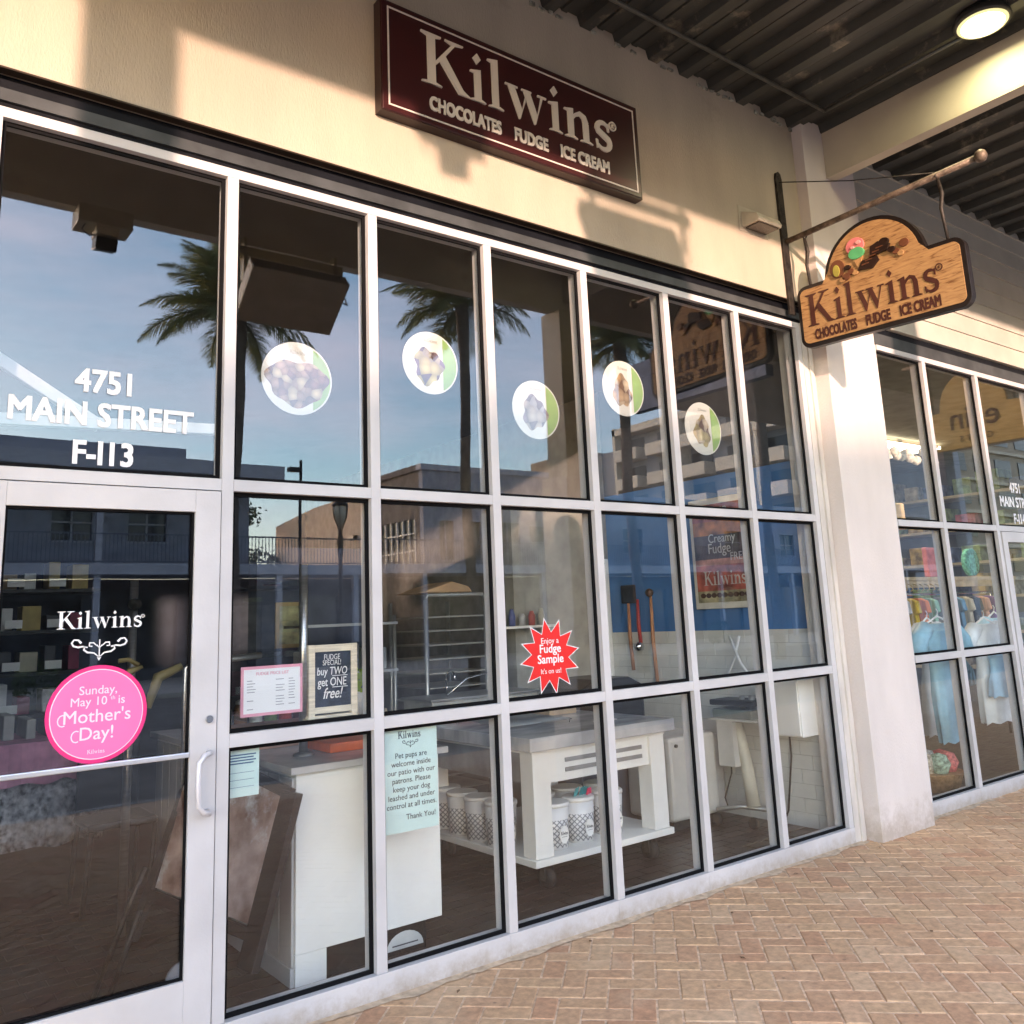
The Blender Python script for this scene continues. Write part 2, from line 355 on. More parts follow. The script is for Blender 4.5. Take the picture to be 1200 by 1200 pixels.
for i, (nv, d, x, y, rot) in enumerate(cand):
    rr = random.Random(i*13+5); k = rr.randrange(5); rz = rot+rr.uniform(-.006, .006)+(PI if rr.random() < .5 else 0); z = rr.uniform(-.0016, .0012)
    if i < 300:
        o = bpy.data.objects.new('brick', PM[k][0]); COL.objects.link(o); o.parent = pave; o.location = (x, y, z); o.rotation_euler.z = rz
    else:
        b0 = len(stuffv); cs, sn = math.cos(rz), math.sin(rz)
        for (vx, vy, vz) in PM[k][1]: stuffv.append((x+vx*cs-vy*sn, y+vx*sn+vy*cs, z+vz))
        q = rr.random()
        for f in PM[k][2]: stufff.append(tuple(b0+j for j in f)); rnd.append(q)
me = bpy.data.meshes.new('brick_field'); me.from_pydata(stuffv, [], stufff); me.materials.append(BRICK)
at_ = me.attributes.new('rnd', 'FLOAT', 'FACE'); at_.data.foreach_set('value', rnd)
bf = bpy.data.objects.new('brick_field', me); COL.objects.link(bf); bf.parent = pave; bf['kind'] = 'stuff'
# mortar smeared along the foot of the wall
mb = MB(); xs = [-1.1+i*.045 for i in range(160)]; e = [-.028-.018*abs(math.sin(i*.7)+math.sin(i*.23+1))-random.random()*.015 for i in range(160)]
for i in range(159):
    if 4.28 < xs[i] < 5.02: continue
    mb.quad((xs[i], e[i], .0025), (xs[i+1], e[i+1], .0025), (xs[i+1], .0, .007), (xs[i], .0, .007))
mb.build('mortar_fillet', mat('sandy mortar', (.54, .42, .30), .95, 0, .15, 25, .3, 150), pave)

# ================================================================== SHOPFRONT GLAZING
PW = .7005
ZH, ZT1, ZT0, ZR1, ZR0, ZS = 3.557, 2.181, 2.131, 1.146, 1.094, .10
GY0, GY1 = .042, .048
def frame_glazing(root, xs_m, x_first, x_last, rows, door=None):
    """xs_m: list of (x0,x1) mullion faces. rows: list of (z0,z1) openings"""
    for (a, b) in xs_m: MB().box(a, 0, ZS, b, .11, ZH).build('mullion', ALU, root, .0015)
    x0, x1 = xs_m[0][0], xs_m[-1][1]
frontage = thing('shop_window', 'tall white aluminium shop window of six columns and three rows of panes', 'shop window', (0, 0, 0))
mull = MB().box(-.05, 0, ZS+.001, 0, .11, ZH).build('mullion', ALU, frontage, .0015)
for k in range(1, 7):
    c = mull.copy(); COL.objects.link(c); c.parent = frontage; c.location = (k*PW, 0, 0)
c = mull.copy(); COL.objects.link(c); c.parent = frontage; c.location = (-.935, 0, 0)
BX('head_rail', ALU, frontage, -.985, -.001, ZH, 4.203, .11, 3.60, bevel=.0015)
for k in range(6):
    a, b = k*PW, (k+1)*PW-.05
    BX('sill_rail', ALU, frontage, a-.05 if k else a-.05, -.004, -.02, b if k < 5 else b+.05, .12, ZS, bevel=.002)
    BX('transom', ALU, frontage, a+.0005, .0015, ZT0, b-.0005, .10, ZT1, bevel=.0015)
    BX('transom', ALU, frontage, a+.0005, .0015, ZR0, b-.0005, .10, ZR1, bevel=.0015)
BX('transom', ALU, frontage, -.9345, .0015, ZT0, -.0505, .10, ZT1, bevel=.0015)
TR = random.Random(19)
def opening(x0, x1, z0, z1, root, pane_name='window_pane', gl=GLASS, y=0.0):
    a1, a2 = TR.uniform(-.0016, .0016), TR.uniform(-.0014, .0014); hx, hz = (x1-x0)/2-.004, (z1-z0)/2-.004
    f = MB().obox(((x0+x1)/2, (GY0+GY1)/2+y, (z0+z1)/2), (hx, hx*a1, 0), (0, .003, 0), (0, hz*a2, hz)).build(pane_name, gl, root)
    gk = MB(); a = .017
    for q in ((x0, z0, x1, z0+a), (x0, z1-a, x1, z1), (x0, z0+a, x0+a, z1-a), (x1-a, z0+a, x1, z1-a)):
        gk.box(q[0], GY0-.012+y, q[1], q[2], GY0-.001+y, q[3])
    gk.build('gasket', GASK, f)
    return f
for k in range(6):
    a, b = k*PW, (k+1)*PW-.05
    for z0, z1 in ((ZS, ZR0), (ZR1, ZT0), (ZT1, ZH)): opening(a, b, z0, z1, frontage)
opening(-.935, -.05, ZT1, ZH, frontage)
# door leaf
door = MB().box(-.9, -.004, .012, -.90+.001, .04, .013)  # replaced below by full leaf
D = MB(); dx0, dx1 = -.931, -.054; gx0, gx1 = -.838, -.158; gz0, gz1 = .285, 2.036
D.box(dx0, -.006, .012, gx0, .042, 2.126); D.box(gx1, -.006, .012, dx1, .042, 2.126)
D.box(gx0, -.0055, .012, gx1, .0415, gz0); D.box(gx0, -.0055, gz1, gx1, .0415, 2.126)
leaf = D.build('door', ALU, frontage, .002)
pn = BX('door_pane', GLASS, leaf, gx0+.002, .022, gz0+.002, gx1-.002, .028, gz1-.002)
gk = MB()
for q in ((gx0, gz0, gx1, gz0+.009), (gx0, gz1-.009, gx1, gz1), (gx0, gz0+.009, gx0+.009, gz1-.009), (gx1-.009, gz0+.009, gx1, gz1-.009)): gk.box(q[0], .008, q[1], q[2], .0205, q[3])
gk.build('door_gasket', GASK, leaf)
MB().box(gx0, -.012, 1.078, gx1, .006, 1.098).build('push_bar', mat('satin silver bar', (.62, .64, .68), .3, .6, .03), leaf, .004)
hp = [(-.085, -.008, 1.088), (-.092, -.05, 1.09), (-.118, -.062, 1.084), (-.138, -.066, 1.06), (-.141, -.066, .98), (-.138, -.066, .90), (-.118, -.062, .876), (-.092, -.05, .868), (-.085, -.008, .87)]
MB().tube(hp, .0105, 10).build('handle', mat('white grip handle', (.66, .65, .68), .35, .2, .03), leaf)
MB().cyl((-.086, -.018, 1.215), (-.086, -.004, 1.215), .014, n=16).build('lock', CHROME, leaf)
BX('threshold', mat('worn threshold', (.42, .42, .42), .4, .5), frontage, -.935, -.03, -.02, -.05, .12, .011)

# grey flashing, shadow gaps painted as black strips, and the wall above
fl = thing('head_flashing', 'grey flashing with black painted shadow gaps above the white shop window', 'flashing', (-.985, 0, 3.6))
BX('lower_strip', SHADEB, fl, -1.0, .02, 3.601, 4.30, .12, 3.63)
BX('grey_strip', FLASHG, fl, -1.0, .004, 3.63, 4.30, .12, 3.6815)
BX('upper_strip', SHADEB, fl, -1.0, .03, 3.682, 4.30, .12, 3.749)
BX('drip_edge', mat('bronze drip edge', (.05, .035, .025), .4, .5), fl, -1.0, -.034, 3.744, 4.30, .012, 3.752)
wall = MB().box(-8, -.03, 3.753, 4.345, .25, 6.2).build('shop_wall', STUCCO); tag(wall, 'beige stucco wall above the shop window, lit in a low sun band', 'wall')
pil = MB().box(4.33, -.12, -.02, 5.0, .30, 6.2).build('pillar', PILLAR, None, .004)
tag(pil, 'wide off-white stucco pillar between the two shops', 'pillar')
rv = MB().box(4.204, -.004, -.02, 4.329, .2, 3.60); rv.box(4.262, -.018, -.02, 4.30, -.0045, 3.60)
rv = rv.build('wall_reveal', mat('rough pale render', (.60, .56, .52), .9, 0, .12, 6, .5, 60, stretch=(1, 1, .3)), None); tag(rv, 'narrow strip of rough pale render beside the last window mullion', 'wall strip')
pl = MB().box(-1.5, -.05, -.02, -.99, .25, 6.2).build('pillar', PILLAR, None, .004); tag(pl, 'pale pilaster at the left edge beside the shop door', 'pillar')
# low left wall behind pilaster
lw_ = MB().box(-8, -.02, -.02, -1.501, .25, 3.752).build('side_wall_panel', STUCCO); tag(lw_, 'beige wall left of the door pilaster', 'wall')

# ================================================================== NEXT SHOP
X2 = 5.05; M2 = [(5.19, 5.24), (5.93, 5.985), (6.86, 6.915)]
shop2 = thing('shop_window', 'white aluminium window of the neighbouring clothes shop right of the pillar', 'shop window', (5, 0, 0))
BX('mullion', ALU, shop2, 5.0, .01, -.02, 5.24, .11, 3.60, bevel=.002)
for a, b in M2[1:]: BX('mullion', ALU, shop2, a, 0, ZS+.001, b, .11, ZH, bevel=.0015)
BX('mullion', ALU, shop2, 8.0, 0, 0, 8.06, .11, ZH, bevel=.0015)
BX('head_rail', ALU, shop2, 5.2405, -.001, ZH, 12, .11, 3.60, bevel=.0015)
for a, b in ((5.24, 5.93), (5.985, 6.86)):
    BX('sill_rail', ALU, shop2, a-.05, -.004, -.02, b, .12, ZS, bevel=.002)
    BX('transom', ALU, shop2, a, .0015, ZT0, b, .10, ZT1, bevel=.0015); BX('transom', ALU, shop2, a, .0015, ZR0, b, .10, ZR1, bevel=.0015)
    for z0, z1 in ((ZS, ZR0), (ZR1, ZT0), (ZT1, ZH)): opening(a, b, z0, z1, shop2)
BX('transom', ALU, shop2, 6.915, .0015, ZT0, 8.0, .10, ZT1, bevel=.0015); opening(6.915, 8.0, ZT1, ZH, shop2)
D = MB(); D.box(6.93, -.006, .012, 7.02, .042, 2.126); D.box(7.9, -.006, .012, 7.99, .042, 2.126); D.box(7.02, -.0055, .012, 7.9, .0415, .285); D.box(7.02, -.0055, 2.036, 7.9, .0415, 2.126)
leaf2 = D.build('door', ALU, shop2, .002); BX('door_pane', GLASS, leaf2, 7.02, .022, .285, 7.9, .028, 2.036)
for a, b in ((8.06, 9.2), (9.25, 10.4)):
    opening(a, b, ZS, ZH, shop2); BX('mullion', ALU, shop2, b, 0, -.02, b+.05, .11, ZH)
fl2 = thing('head_flashing', 'blue grey flashing strip over the clothes shop window', 'flashing', (5, 0, 3.6))
BX('grey_strip', FLASHG, fl2, 5.0, .0, 3.601, 14, .12, 3.70); BX('upper_strip', SHADEB, fl2, 5.0, .006, 3.70, 14, .12, 3.752)  # upper strip paints the shadow gap black here too
sid = thing('siding_wall', 'cream lap siding wall above the clothes shop window', 'wall', (5, 0, 3.75))
BX('wall_core', SIDING, sid, 5.0, -.012, 3.753, 16, .25, 6.2)
zz = 3.755; k = 0
while zz < 5.4:
    P = [(5.001, -.028, zz), (16, -.028, zz), (16, -.0125, zz), (5.001, -.0125, zz), (5.001, -.015, zz+.178), (16, -.015, zz+.178), (16, -.0125, zz+.178), (5.001, -.0125, zz+.178)]
    MB().quadbox(P).build('siding_board', SIDING, sid); zz += .18
BX('far_wall', SIDING, sid, 10.45, .0, -.02, 16, .25, 3.6)

# ================================================================== CANOPY
can = thing('canopy', 'dark corrugated metal canopy with beige edge beam over the shopfronts', 'canopy', (4.6, -3.1, 0))
prof = []; x = -7.0; P_ = .305
while x < 16: prof += [(x, 5.20), (x+.085, 5.20), (x+.105, 5.262), (x+.15, 5.262), (x+.157, 5.25), (x+.20, 5.25), (x+.207, 5.262), (x+.285, 5.262)]; x += P_
mb = MB()
for (xa, za), (xb, zb) in zip(prof[:-1], prof[1:]):
    mb.quad((xa, -3.02, za), (xb, -3.02, zb), (xb, .2, zb), (xa, .2, za))
mb.box(-7, -3.1, 5.30, 16, .3, 5.40)
mb.build('roof_deck', DECK, can)
BX('edge_beam', mat('lightened edge beam paint', (.70, .64, .54), .6, 0, .08, 2, dirt=((.45, .40, .32), 2, .6)), can, -7, -3.12, 4.70, 8.35, -3.0, 5.35, bevel=.004)  # beam paint made lighter to stand in for missing light under the canopy
for xb in (-1.66, 4.60):
    BX('cross_beam', BEAM, can, xb, -2.998, 4.83, xb+.095, -.121 if xb > 0 else -.031, 5.199, bevel=.003)
    BX('beam_flange', BEAM, can, xb-.004, -2.996, 4.815, xb+.10, -.123 if xb > 0 else -.033, 4.829, bevel=.002)
for xb in (-1.55, 4.61):
    BX('column', BEAM, can, xb-.15, -3.2, 2.93, xb+.15, -2.9, 4.699, bevel=.006)
    BX('column_base', PILLAR, can, xb-.22, -3.24, -.02, xb+.18, -2.84, 2.929, bevel=.01)
wing = thing('walkway_canopy', 'deep beige canopy crossing the street beyond the corner column', 'canopy', (9, -3.5, 0))
BX('soffit', BEAM, wing, 8.36, -5.6, 4.72, 18, -3.13, 5.3); BX('edge_beam', mat('blue grey fascia', (.18, .20, .26), .6), wing, 8.2, -5.6, 4.55, 8.355, -3.13, 5.3)
BX('column', mat('blue grey fascia', (.18, .20, .26)), wing, 16.6, -5.5, -.1, 17.0, -5.1, 4.719)

cdt = tag(MB().tube([(-6, -.35, 5.175), (4.3, -.35, 5.175)], .014, 8).tube([(4.3, -.35, 5.175), (4.3, -1.40, 5.17)], .014, 8).build('conduit', mat('grey painted conduit', (.11, .11, .10), .5, .3)), 'thin grey conduit pipe run under the dark metal deck to the ceiling light', 'conduit')
foam = MB(); rfo = random.Random(8)
for i in range(90):
    x_ = -1.8+i*.0712; 
    if rfo.random() < .6: foam.obox((x_, -.036, 5.19+rfo.uniform(-.008, .01)), (rfo.uniform(.01, .028), 0, rfo.uniform(-.004, .004)), (0, .008, 0), (0, 0, rfo.uniform(.006, .015)))
foam.build('sealant_bits', mat('grey crumbly sealant', (.32, .32, .27), .9, 0, .3, 30), can, kind='stuff')
rlf = random.Random(14)
for i, (x_, y_) in enumerate(((.95, -.16), (1.75, -.11), (2.55, -.32), (3.35, -.14), (2.1, -.75), (3.9, -.5), (4.2, -.17), (3.0, -1.15))):
    a = rlf.uniform(0, 6.28); L1 = Vector((math.cos(a), math.sin(a), 0))*.018; L2 = Vector((-math.sin(a), math.cos(a), 0))*.007; c_ = Vector((x_, y_, .004))
    q = MB().quad(c_-L1, c_-L2+Vector((0, 0, .004)), c_+L1*.2-L2, c_+L1+Vector((0, 0, .003)), c_+L1*.2+L2, c_+L2+Vector((0, 0, .004))).build('dry_leaf', mat('dry brown leaf', (.16, .09, .045), .8))
    tag(q, 'tiny dry brown leaf on the pavers '+['by the sill below the pet notice pane', 'by the sill left of the table castor', 'a hand below the middle sill', 'by the sill below the fifth column', 'well out from the sill, left', 'in front of the pillar', 'touching the foot of the pillar', 'farthest out in the paving'][i], 'leaf', 'dry leaves on the pavers')
# downlight on deck, lit
dl = thing('ceiling_light', 'round lit downlight under the dark metal canopy beside the beam', 'ceiling light', (4.26, -1.53, 5.15))
MB().lathe((4.26, -1.53, 5.160), [(.153, .0), (.168, .004), (.170, .012), (.16, .05), (.1, .10)], 36).build('housing', mat('black lamp housing', (.05, .05, .045), .4), dl)
MB().lathe((4.26, -1.53, 5.150), [(.10, .0), (.145, .004), (.152, .012)], 36).build('trim_ring', mat('yellow lit rim', (.8, .8, .6), emit=((1, .86, .36), .12)), dl)
MB().lathe((4.26, -1.53, 5.146), [(.06, .0), (.115, .0015), (.128, .0055)], 36).build('diffuser', mat('lit lamp diffuser', (.8, .8, .7), emit=((1, .95, .74), 1.4)), dl)
pt = bpy.data.lights.new('lamp_glow', 'AREA'); pt.shape = 'DISK'; pt.size = .28; pt.energy = 2.2; pt.color = (1, .88, .5)
po = bpy.data.objects.new('lamp_glow', pt); COL.objects.link(po); po.location = (4.26, -1.53, 5.13)

# infrared heater hung from edge beam
ht = thing('patio_heater', 'long brown infrared heater panel hung under the canopy edge beam', 'heater', (1.52, -2.9, 4.3))
hm = mat('bronze heater shell', (.50, .45, .38), .5, .2, .08)
ca, sa = math.cos(.95), math.sin(.95)
MB().obox((1.52, -2.88, 4.26), (.42, 0, 0), Vector((0, .20, .165)), Vector((0, -.045, .055))).build('panel', hm, ht, .012)
for xx in (1.13, 1.93):
    MB().box(xx-.012, -2.98, 4.36, xx+.012, -2.90, 4.72).build('hanger', mat('tan bracket', (.42, .36, .22), .5), ht)
BX('mounting_rail', mat('tan bracket', (.42, .36, .22)), ht, 1.05, -2.999, 4.56, 2.0, -2.90, 4.64)
MB().tube([(1.95, -2.95, 4.6), (2.0, -2.9, 4.5), (1.99, -2.88, 4.38), (2.02, -2.86, 4.28), (1.95, -2.86, 4.3)], .008, 6).build('cable', BLACK, ht)
# flood light with white housing
fx = thing('flood_light', 'black flood light on a pale box under the canopy edge beam', 'flood light', (.1, -3, 4.6))
BX('junction_box', mat('beige box', (.55, .5, .38), .5), fx, -.11, -3.14, 4.56, .27, -2.9, 4.699, bevel=.006)
BX('housing', mat('white lamp box', (.72, .68, .55), .5), fx, .02, -3.1, 4.50, .18, -2.93, 4.56, bevel=.006)
MB().obox((.10, -3.02, 4.45), (.075, 0, 0), (0, .07, -.02), (0, .015, .045)).build('lamp_head', BLACK, fx, .006)
MB().tube([(-.05, -2.96, 4.57), (-.08, -2.94, 4.5), (-.02, -2.95, 4.47), (.02, -2.98, 4.50)], .006, 6).build('cable', BLACK, fx)

# wall pack light on the wall
wp = thing('wall_light', 'small beige wedge wall light under the shadow left of the hanging sign bracket', 'wall light', (3.75, -.03, 4.25))
WPM = mat('beige wall light', (.50, .45, .36), .5)
MB().prism([(0, 0), (-.14, .0), (-.15, .02), (-.13, .06), (0, .12)], (3.60, -.03, 4.20), (0, 1, 0), (0, 0, 1), (1, 0, 0), .26).build('housing', WPM, wp, .003)
BX('lens', mat('dark lens', (.05, .04, .03), .2), wp, 3.62, -.16, 4.190, 3.84, -.045, 4.199)
BX('back_plate', WPM, wp, 3.57, -.036, 4.17, 3.89, -.0305, 4.36, bevel=.002)
# small conduit boxes on wall
# ================================================================== WALL SIGN
ws_ = thing('wall_sign', 'long maroon wall sign with raised cream lettering and a thin border line', 'sign', (1.6, -.03, 4.1))
MAR = mat('maroon gloss panel', (.040, .009, .010), .33, 0, .05, 3, spec=.5)
CREAM = mat('cream sign lettering', (.60, .57, .52), .45, 0, .03)
BX('panel', MAR, ws_, .69, -.10, 4.10, 2.525, -.031, 4.72, bevel=.004)
BX('edge', mat('dark sign edge', (.03, .012, .01), .4), ws_, .683, -.095, 4.093, 2.532, -.0305, 4.727)
b = MB(); bx0, bx1, bz0, bz1, bw = .722, 2.495, 4.128, 4.692, .009
for q in ((bx0, bz0, bx1, bz0+bw), (bx0, bz1-bw, bx1, bz1), (bx0, bz0+bw, bx0+bw, bz1-bw), (bx1-bw, bz0+bw, bx1, bz1-bw)): b.box(q[0], -.103, q[1], q[2], -.0995, q[3])
b.build('border', CREAM, ws_)
lt = MB(); wordmark(lt, (.92, -.100, 4.332), X3, Z3, -Y3, 1.37, .30, .009)
lt.build('lettering', CREAM, ws_)
SEC = thing  # keep name
def slab_word(mb, s, x, z, h, O_n, U, V, Nn, wid, t=.006):
    """condensed heavy capitals with slab serifs approximated by bold offset; width wid"""
    q = text_into(MB(), s, (0, 0, 0), X3, Z3, -Y3, 1.0, align='LEFT'); cu_w = max(v[0] for v in q.v)-min(v[0] for v in q.v)
    text_into(mb, s, Vector(O_n)+x*Vector(U)+z*Vector(V), U, V, Nn, h*1.45, align='LEFT', sx=wid/(cu_w*h*1.45)*.97, bold=.075, t=t)
    return mb
for s_, x_, w_ in (('CHOCOLATES', .966, .475), ('FUDGE', 1.522, .245), ('ICE CREAM', 1.86, .395)):
    slab_word(MB(), s_, x_, 4.186, .074, (0, -.1, 0), X3, Z3, -Y3, w_).build('lettering', CREAM, ws_)

# ================================================================== HANGING SIGN
hs = thing('hanging_sign', 'carved wood sign with dark rim hanging from an iron bracket beside the pillar', 'sign', (4.1, -.05, 3.4))
MB().prism([(-.035, 3.63), (.035, 3.63), (.035, 4.70), (.025, 4.74), (0, 4.755), (-.025, 4.74), (-.035, 4.70)], (4.075, -.031, 0), X3, Z3, -Y3, .02).build('bracket_plate', IRON, hs, .002)
MB().cyl((4.085, -.03, 4.195), (4.1, -1.43, 4.222), .021, n=14).build('pole', PIPE, hs)
MB().lathe((4.1, -1.46, 4.223), [(.012, -.04), (.03, -.028), (.04, 0), (.03, .028), (.012, .04)], 16).build('ball_finial', PIPE, hs)
MB().tube([(4.08, -.05, 4.67), (4.09, -.6, 4.44), (4.1, -1.19, 4.235)], .004, 6).build('stay_cable', IRON, hs)
for yy, zt in ((-.19, 4.19), (-1.185, 4.21)):
    MB().tube([(4.1, yy, zt+.03), (4.128, yy, zt), (4.1, yy, zt-.03), (4.075, yy, zt), (4.1, yy, zt+.03)], .006, 6).build('clamp', IRON, hs)
    MB().tube([(4.1, yy, zt-.02), (4.11, yy-.008, zt-.12), (4.10, yy+.005, zt-.22), (4.1, yy-.01, 3.79 if yy > -.5 else 3.77)], [.011, .015, .012, .011], 8).build('hanger', IRON, hs)
WOODS = bpy.data.materials.new('carved golden wood'); WOODS.use_nodes = True
n = WOODS.node_tree.nodes; l = WOODS.node_tree.links; bs = n['Principled BSDF']; bs.inputs['Roughness'].default_value = .45
tcx = n.new('ShaderNodeTexCoord'); mpx = n.new('ShaderNodeMapping'); mpx.inputs['Scale'].default_value = (1, 2.2, 16); mpx.inputs['Rotation'].default_value = (.05, 0, 0)
nzx = n.new('ShaderNodeTexNoise'); nzx.inputs['Scale'].default_value = 4.5; nzx.inputs['Detail'].default_value = 7; nzx.inputs['Distortion'].default_value = .8
rx = n.new('ShaderNodeValToRGB'); rx.color_ramp.elements[0].position = .33; rx.color_ramp.elements[1].position = .66
rx.color_ramp.elements[0].color = (.17, .075, .025, 1); rx.color_ramp.elements[1].color = (.42, .245, .10, 1); e_ = rx.color_ramp.elements.new(.44); e_.color = (.33, .185, .075, 1)
l.new(tcx.outputs['Object'], mpx.inputs['Vector']); l.new(mpx.outputs[0], nzx.inputs['Vector']); l.new(nzx.outputs[0], rx.inputs[0]); l.new(rx.outputs[0], bs.inputs['Base Color'])
bq = n.new('ShaderNodeBump'); bq.inputs['Strength'].default_value = .5; bq.inputs['Distance'].default_value = .006; l.new(nzx.outputs[0], bq.inputs['Height']); l.new(bq.outputs[0], bs.inputs['Normal'])
RIM = mat('dark brown rim', (.012, .008, .007), .35, 0, .2)
# outline in local (u along -y outward, v up); slope makes the far end hang lower
def sg(u, v): return (u, v - .035*(u-.1))
def rnd_c(cx, cy, r, a0, a1): return arc(cx, cy, r, r, a0, a1, 6)
def outline(d):
    o = rnd_c(.165, 3.425, .075-d, 180, 270)+rnd_c(1.225, 3.425, .075-d, 270, 360)+rnd_c(1.225, 3.735, .075-d, 0, 90)
    o += [(1.06+d*.6, 3.81-d)]
    o += [(p[0], p[1]) for p in arc(.69, 3.78, .365-d, .36-d, 12, 166, 20)]
    o += [(.325-d*.6+.0, 3.81-d)]+rnd_c(.165, 3.735, .075-d, 90, 180)
    return [sg(*p) for p in o]
def cleanout(d):
    o = outline(d); r = []
    for p in o:
        if not r or (abs(p[0]-r[-1][0])+abs(p[1]-r[-1][1])) > .004: r.append(p)
    return r
HU, HV, HN = Vector((0, -1, 0)), Z3, Vector((-1, 0, 0))
MB().prism(cleanout(0), (4.13, 0, 0), HU, HV, HN, .052).build('rim', RIM, hs, .003)
MB().prism(cleanout(.03), (4.077, 0, 0), HU, HV, HN, .006).build('face', WOODS, hs, .001)
MB().prism(cleanout(.022), (4.137, 0, 0), HU, HV, HN, .006).build('back_face', WOODS, hs)
HM = mat('chocolate brown paint', (.06, .018, .012), .4, 0, .1)
HO = Vector((4.071, 0, 0)); su = (HU-.035*HV).normalized()
def hp_(u, v): return HO+u*HU+(v-.035*(u-.1))*HV
lt = MB(); wordmark(lt, hp_(.165, 3.50), su, HV, HN, .955, .235, .004); lt.build('lettering', HM, hs)
for s, u, wd in (('CHOCOLATES', .21, .33), ('FUDGE', .60, .175), ('ICE CREAM', .84, .275)):
    slab_word(MB(), s, 0, 0, .068, hp_(u, 3.40), su, HV, HN, wd, .003).build('lettering', HM, hs)
# carved sweets on the dome: cone, almond chocolate, dark bars, nuts
def blob(u, v, ru, rv, t, m, name, a=0):
    ru, rv = ru*1.18, rv*1.18
    p = [(ru*math.cos(q*PI/9)*math.cos(a)-rv*math.sin(q*PI/9)*math.sin(a), ru*math.cos(q*PI/9)*math.sin(a)+rv*math.sin(q*PI/9)*math.cos(a)) for q in range(18)]
    return MB().prism(p, hp_(u, v), su, HV, HN, t).build(name, m, hs, .003)
CB = mat('dark chocolate paint', (.022, .009, .006), .35); CM = mat('milk chocolate paint', (.15, .055, .025), .4); CT = mat('tan nut paint', (.42, .24, .10), .5)
blob(.59, 3.97, .058, .05, .012, mat('pink ice cream paint', (.66, .20, .20), .5), 'pink_scoop'); blob(.595, 3.915, .05, .036, .016, mat('green ice cream paint', (.10, .42, .17), .5), 'green_scoop')
MB().prism([(-.04, .0), (.04, .0), (.0, -.10)], hp_(.60, 3.895), su, HV, HN, .009).build('cone', CT, hs)
blob(.44, 3.85, .048, .055, .012, CM, 'nut_chocolate'); blob(.435, 3.835, .022, .036, .018, mat('olive nut paint', (.38, .34, .06), .5), 'nut')
MB().prism([(-.09, -.03), (.02, -.045), (.07, .0), (.06, .03), (-.05, .03)], hp_(.68, 3.82), su, HV, HN, .016).build('chocolate_bar', CB, hs, .003)
MB().prism([(-.07, -.03), (.06, -.02), (.08, .02), (.0, .06), (-.06, .04)], hp_(.76, 3.885), su, HV, HN, .02).build('chocolate_bar', CB, hs, .003)
for u, v, r in ((.87, 3.84, .018), (.90, 3.815, .016), (.93, 3.88, .024), (.50, 3.775, .022), (.54, 3.80, .018), (.47, 3.76, .016), (.57, 3.785, .016)): blob(u, v, r*1.2, r, .012, CM if r > .017 else CT, 'praline_or_highlight')

for u, v, r in ((.62, 3.985, .016), (.575, 3.96, .012), (.80, 3.93, .03), (.845, 3.86, .024), (.52, 3.835, .02)):
    blob(u, v, r, r*.7, .021, mat('pink highlight paint', (.75, .36, .34), .4) if r < .017 else CB, 'praline_or_highlight')  # small pink ones are highlights painted on the ice cream scoop
for i in range(5): MB().prism([(-.026, -.004), (.026, .0), (.024, .006), (-.024, .004)], hp_(.655+i*.028, 3.815+i*.021), su, HV, HN, .0225).build('chocolate_ridge', CM, hs)
# ================================================================== STICKERS AND NOTICES ON THE GLASS
WHT = mat('white vinyl', (.80, .80, .82), .6, 0, .02); FY = GY0-.0015
ad = thing('address_lettering', None, None, (-.508, FY, 2.2))
for s, z in (('4751', 2.505), ('MAIN STREET', 2.37), ('F-I13', 2.215)):
    text_into(MB(), s, (-.508, FY, z), X3, Z3, -Y3, .130, bold=.05, t=.001, sx=.88).build('lettering_row', WHT, ad)
tag(ad, 'white vinyl street address lettering on the pane above the door', 'window lettering')
dy = .0205
lg = thing('door_lettering', 'white vinyl logo word with scroll ornament on the door glass above the pink disc', 'window lettering', (-.5, dy, 1.5))
lt = MB(); wordmark(lt, (-.645, dy, 1.585), X3, Z3, -Y3, .30, .065, .0008); lt.build('lettering', WHT, lg)
def scroll(mb, c, s, U, V, Nn, t=.0008, w_=.10):
    def put(pts, ww): mb.prism(stroke([(a*s, b*s) for a, b in pts], [q*s for q in ww]), c, U, V, Nn, t)
    for q in (1, -1):
        sp = [(q*(1.0+.16*math.cos(math.radians(a))*(1-i*.05)), .18+.16*math.sin(math.radians(a))*(1-i*.05)) for i, a in enumerate(range(-300, 0, 30))]
        path = sp[::-1][:0]+[(q*.78, .20), (q*.90, .34), (q*1.08, .36), (q*1.18, .22), (q*1.10, .08), (q*.9, .02), (q*.7, .05), (q*.5, .0), (q*.42, -.12), (q*.50, -.24), (q*.62, -.22)][:8]
        put(path if q > 0 else path, [.10, .08, .07, .08, .08, .08, .07, .06])
        put([(q*.62, .06), (q*.66, -.10), (q*.50, -.22), (q*.22, -.26), (q*.04, -.42)], [.05, .08, .08, .06, .04])
        put([(q*.10, .05), (q*.26, .20), (q*.42, .20), (q*.44, .06), (q*.30, .04)], [.04, .06, .07, .06, .05])
    put([(0, .34), (0, -.44)], [.05, .05]); put([(-.12, .10), (0, -.04), (.12, .10)], [.06, .05, .06])
    mb.prism([(0, -.62*s), (.10*s, -.44*s), (0, -.48*s), (-.10*s, -.44*s)], c, U, V, Nn, t)
sc = MB(); scroll(sc, (-.495, dy, 1.515), .082, X3, Z3, -Y3); sc.build('scroll_ornament', WHT, lg)
PK = mat('pink vinyl', (.78, .17, .42), .5, 0, .03); PKD = mat('deep pink vinyl', (.74, .03, .20), .5, 0, .03); PW_ = mat('pale pink print', (.86, .66, .76), .5, 0, .02)
md = thing('round_sticker', 'round pink sticker with white lettering on the door glass', 'sticker', (-.492, dy, 1.1))
cxm, czm, rm = -.492, 1.272, .176
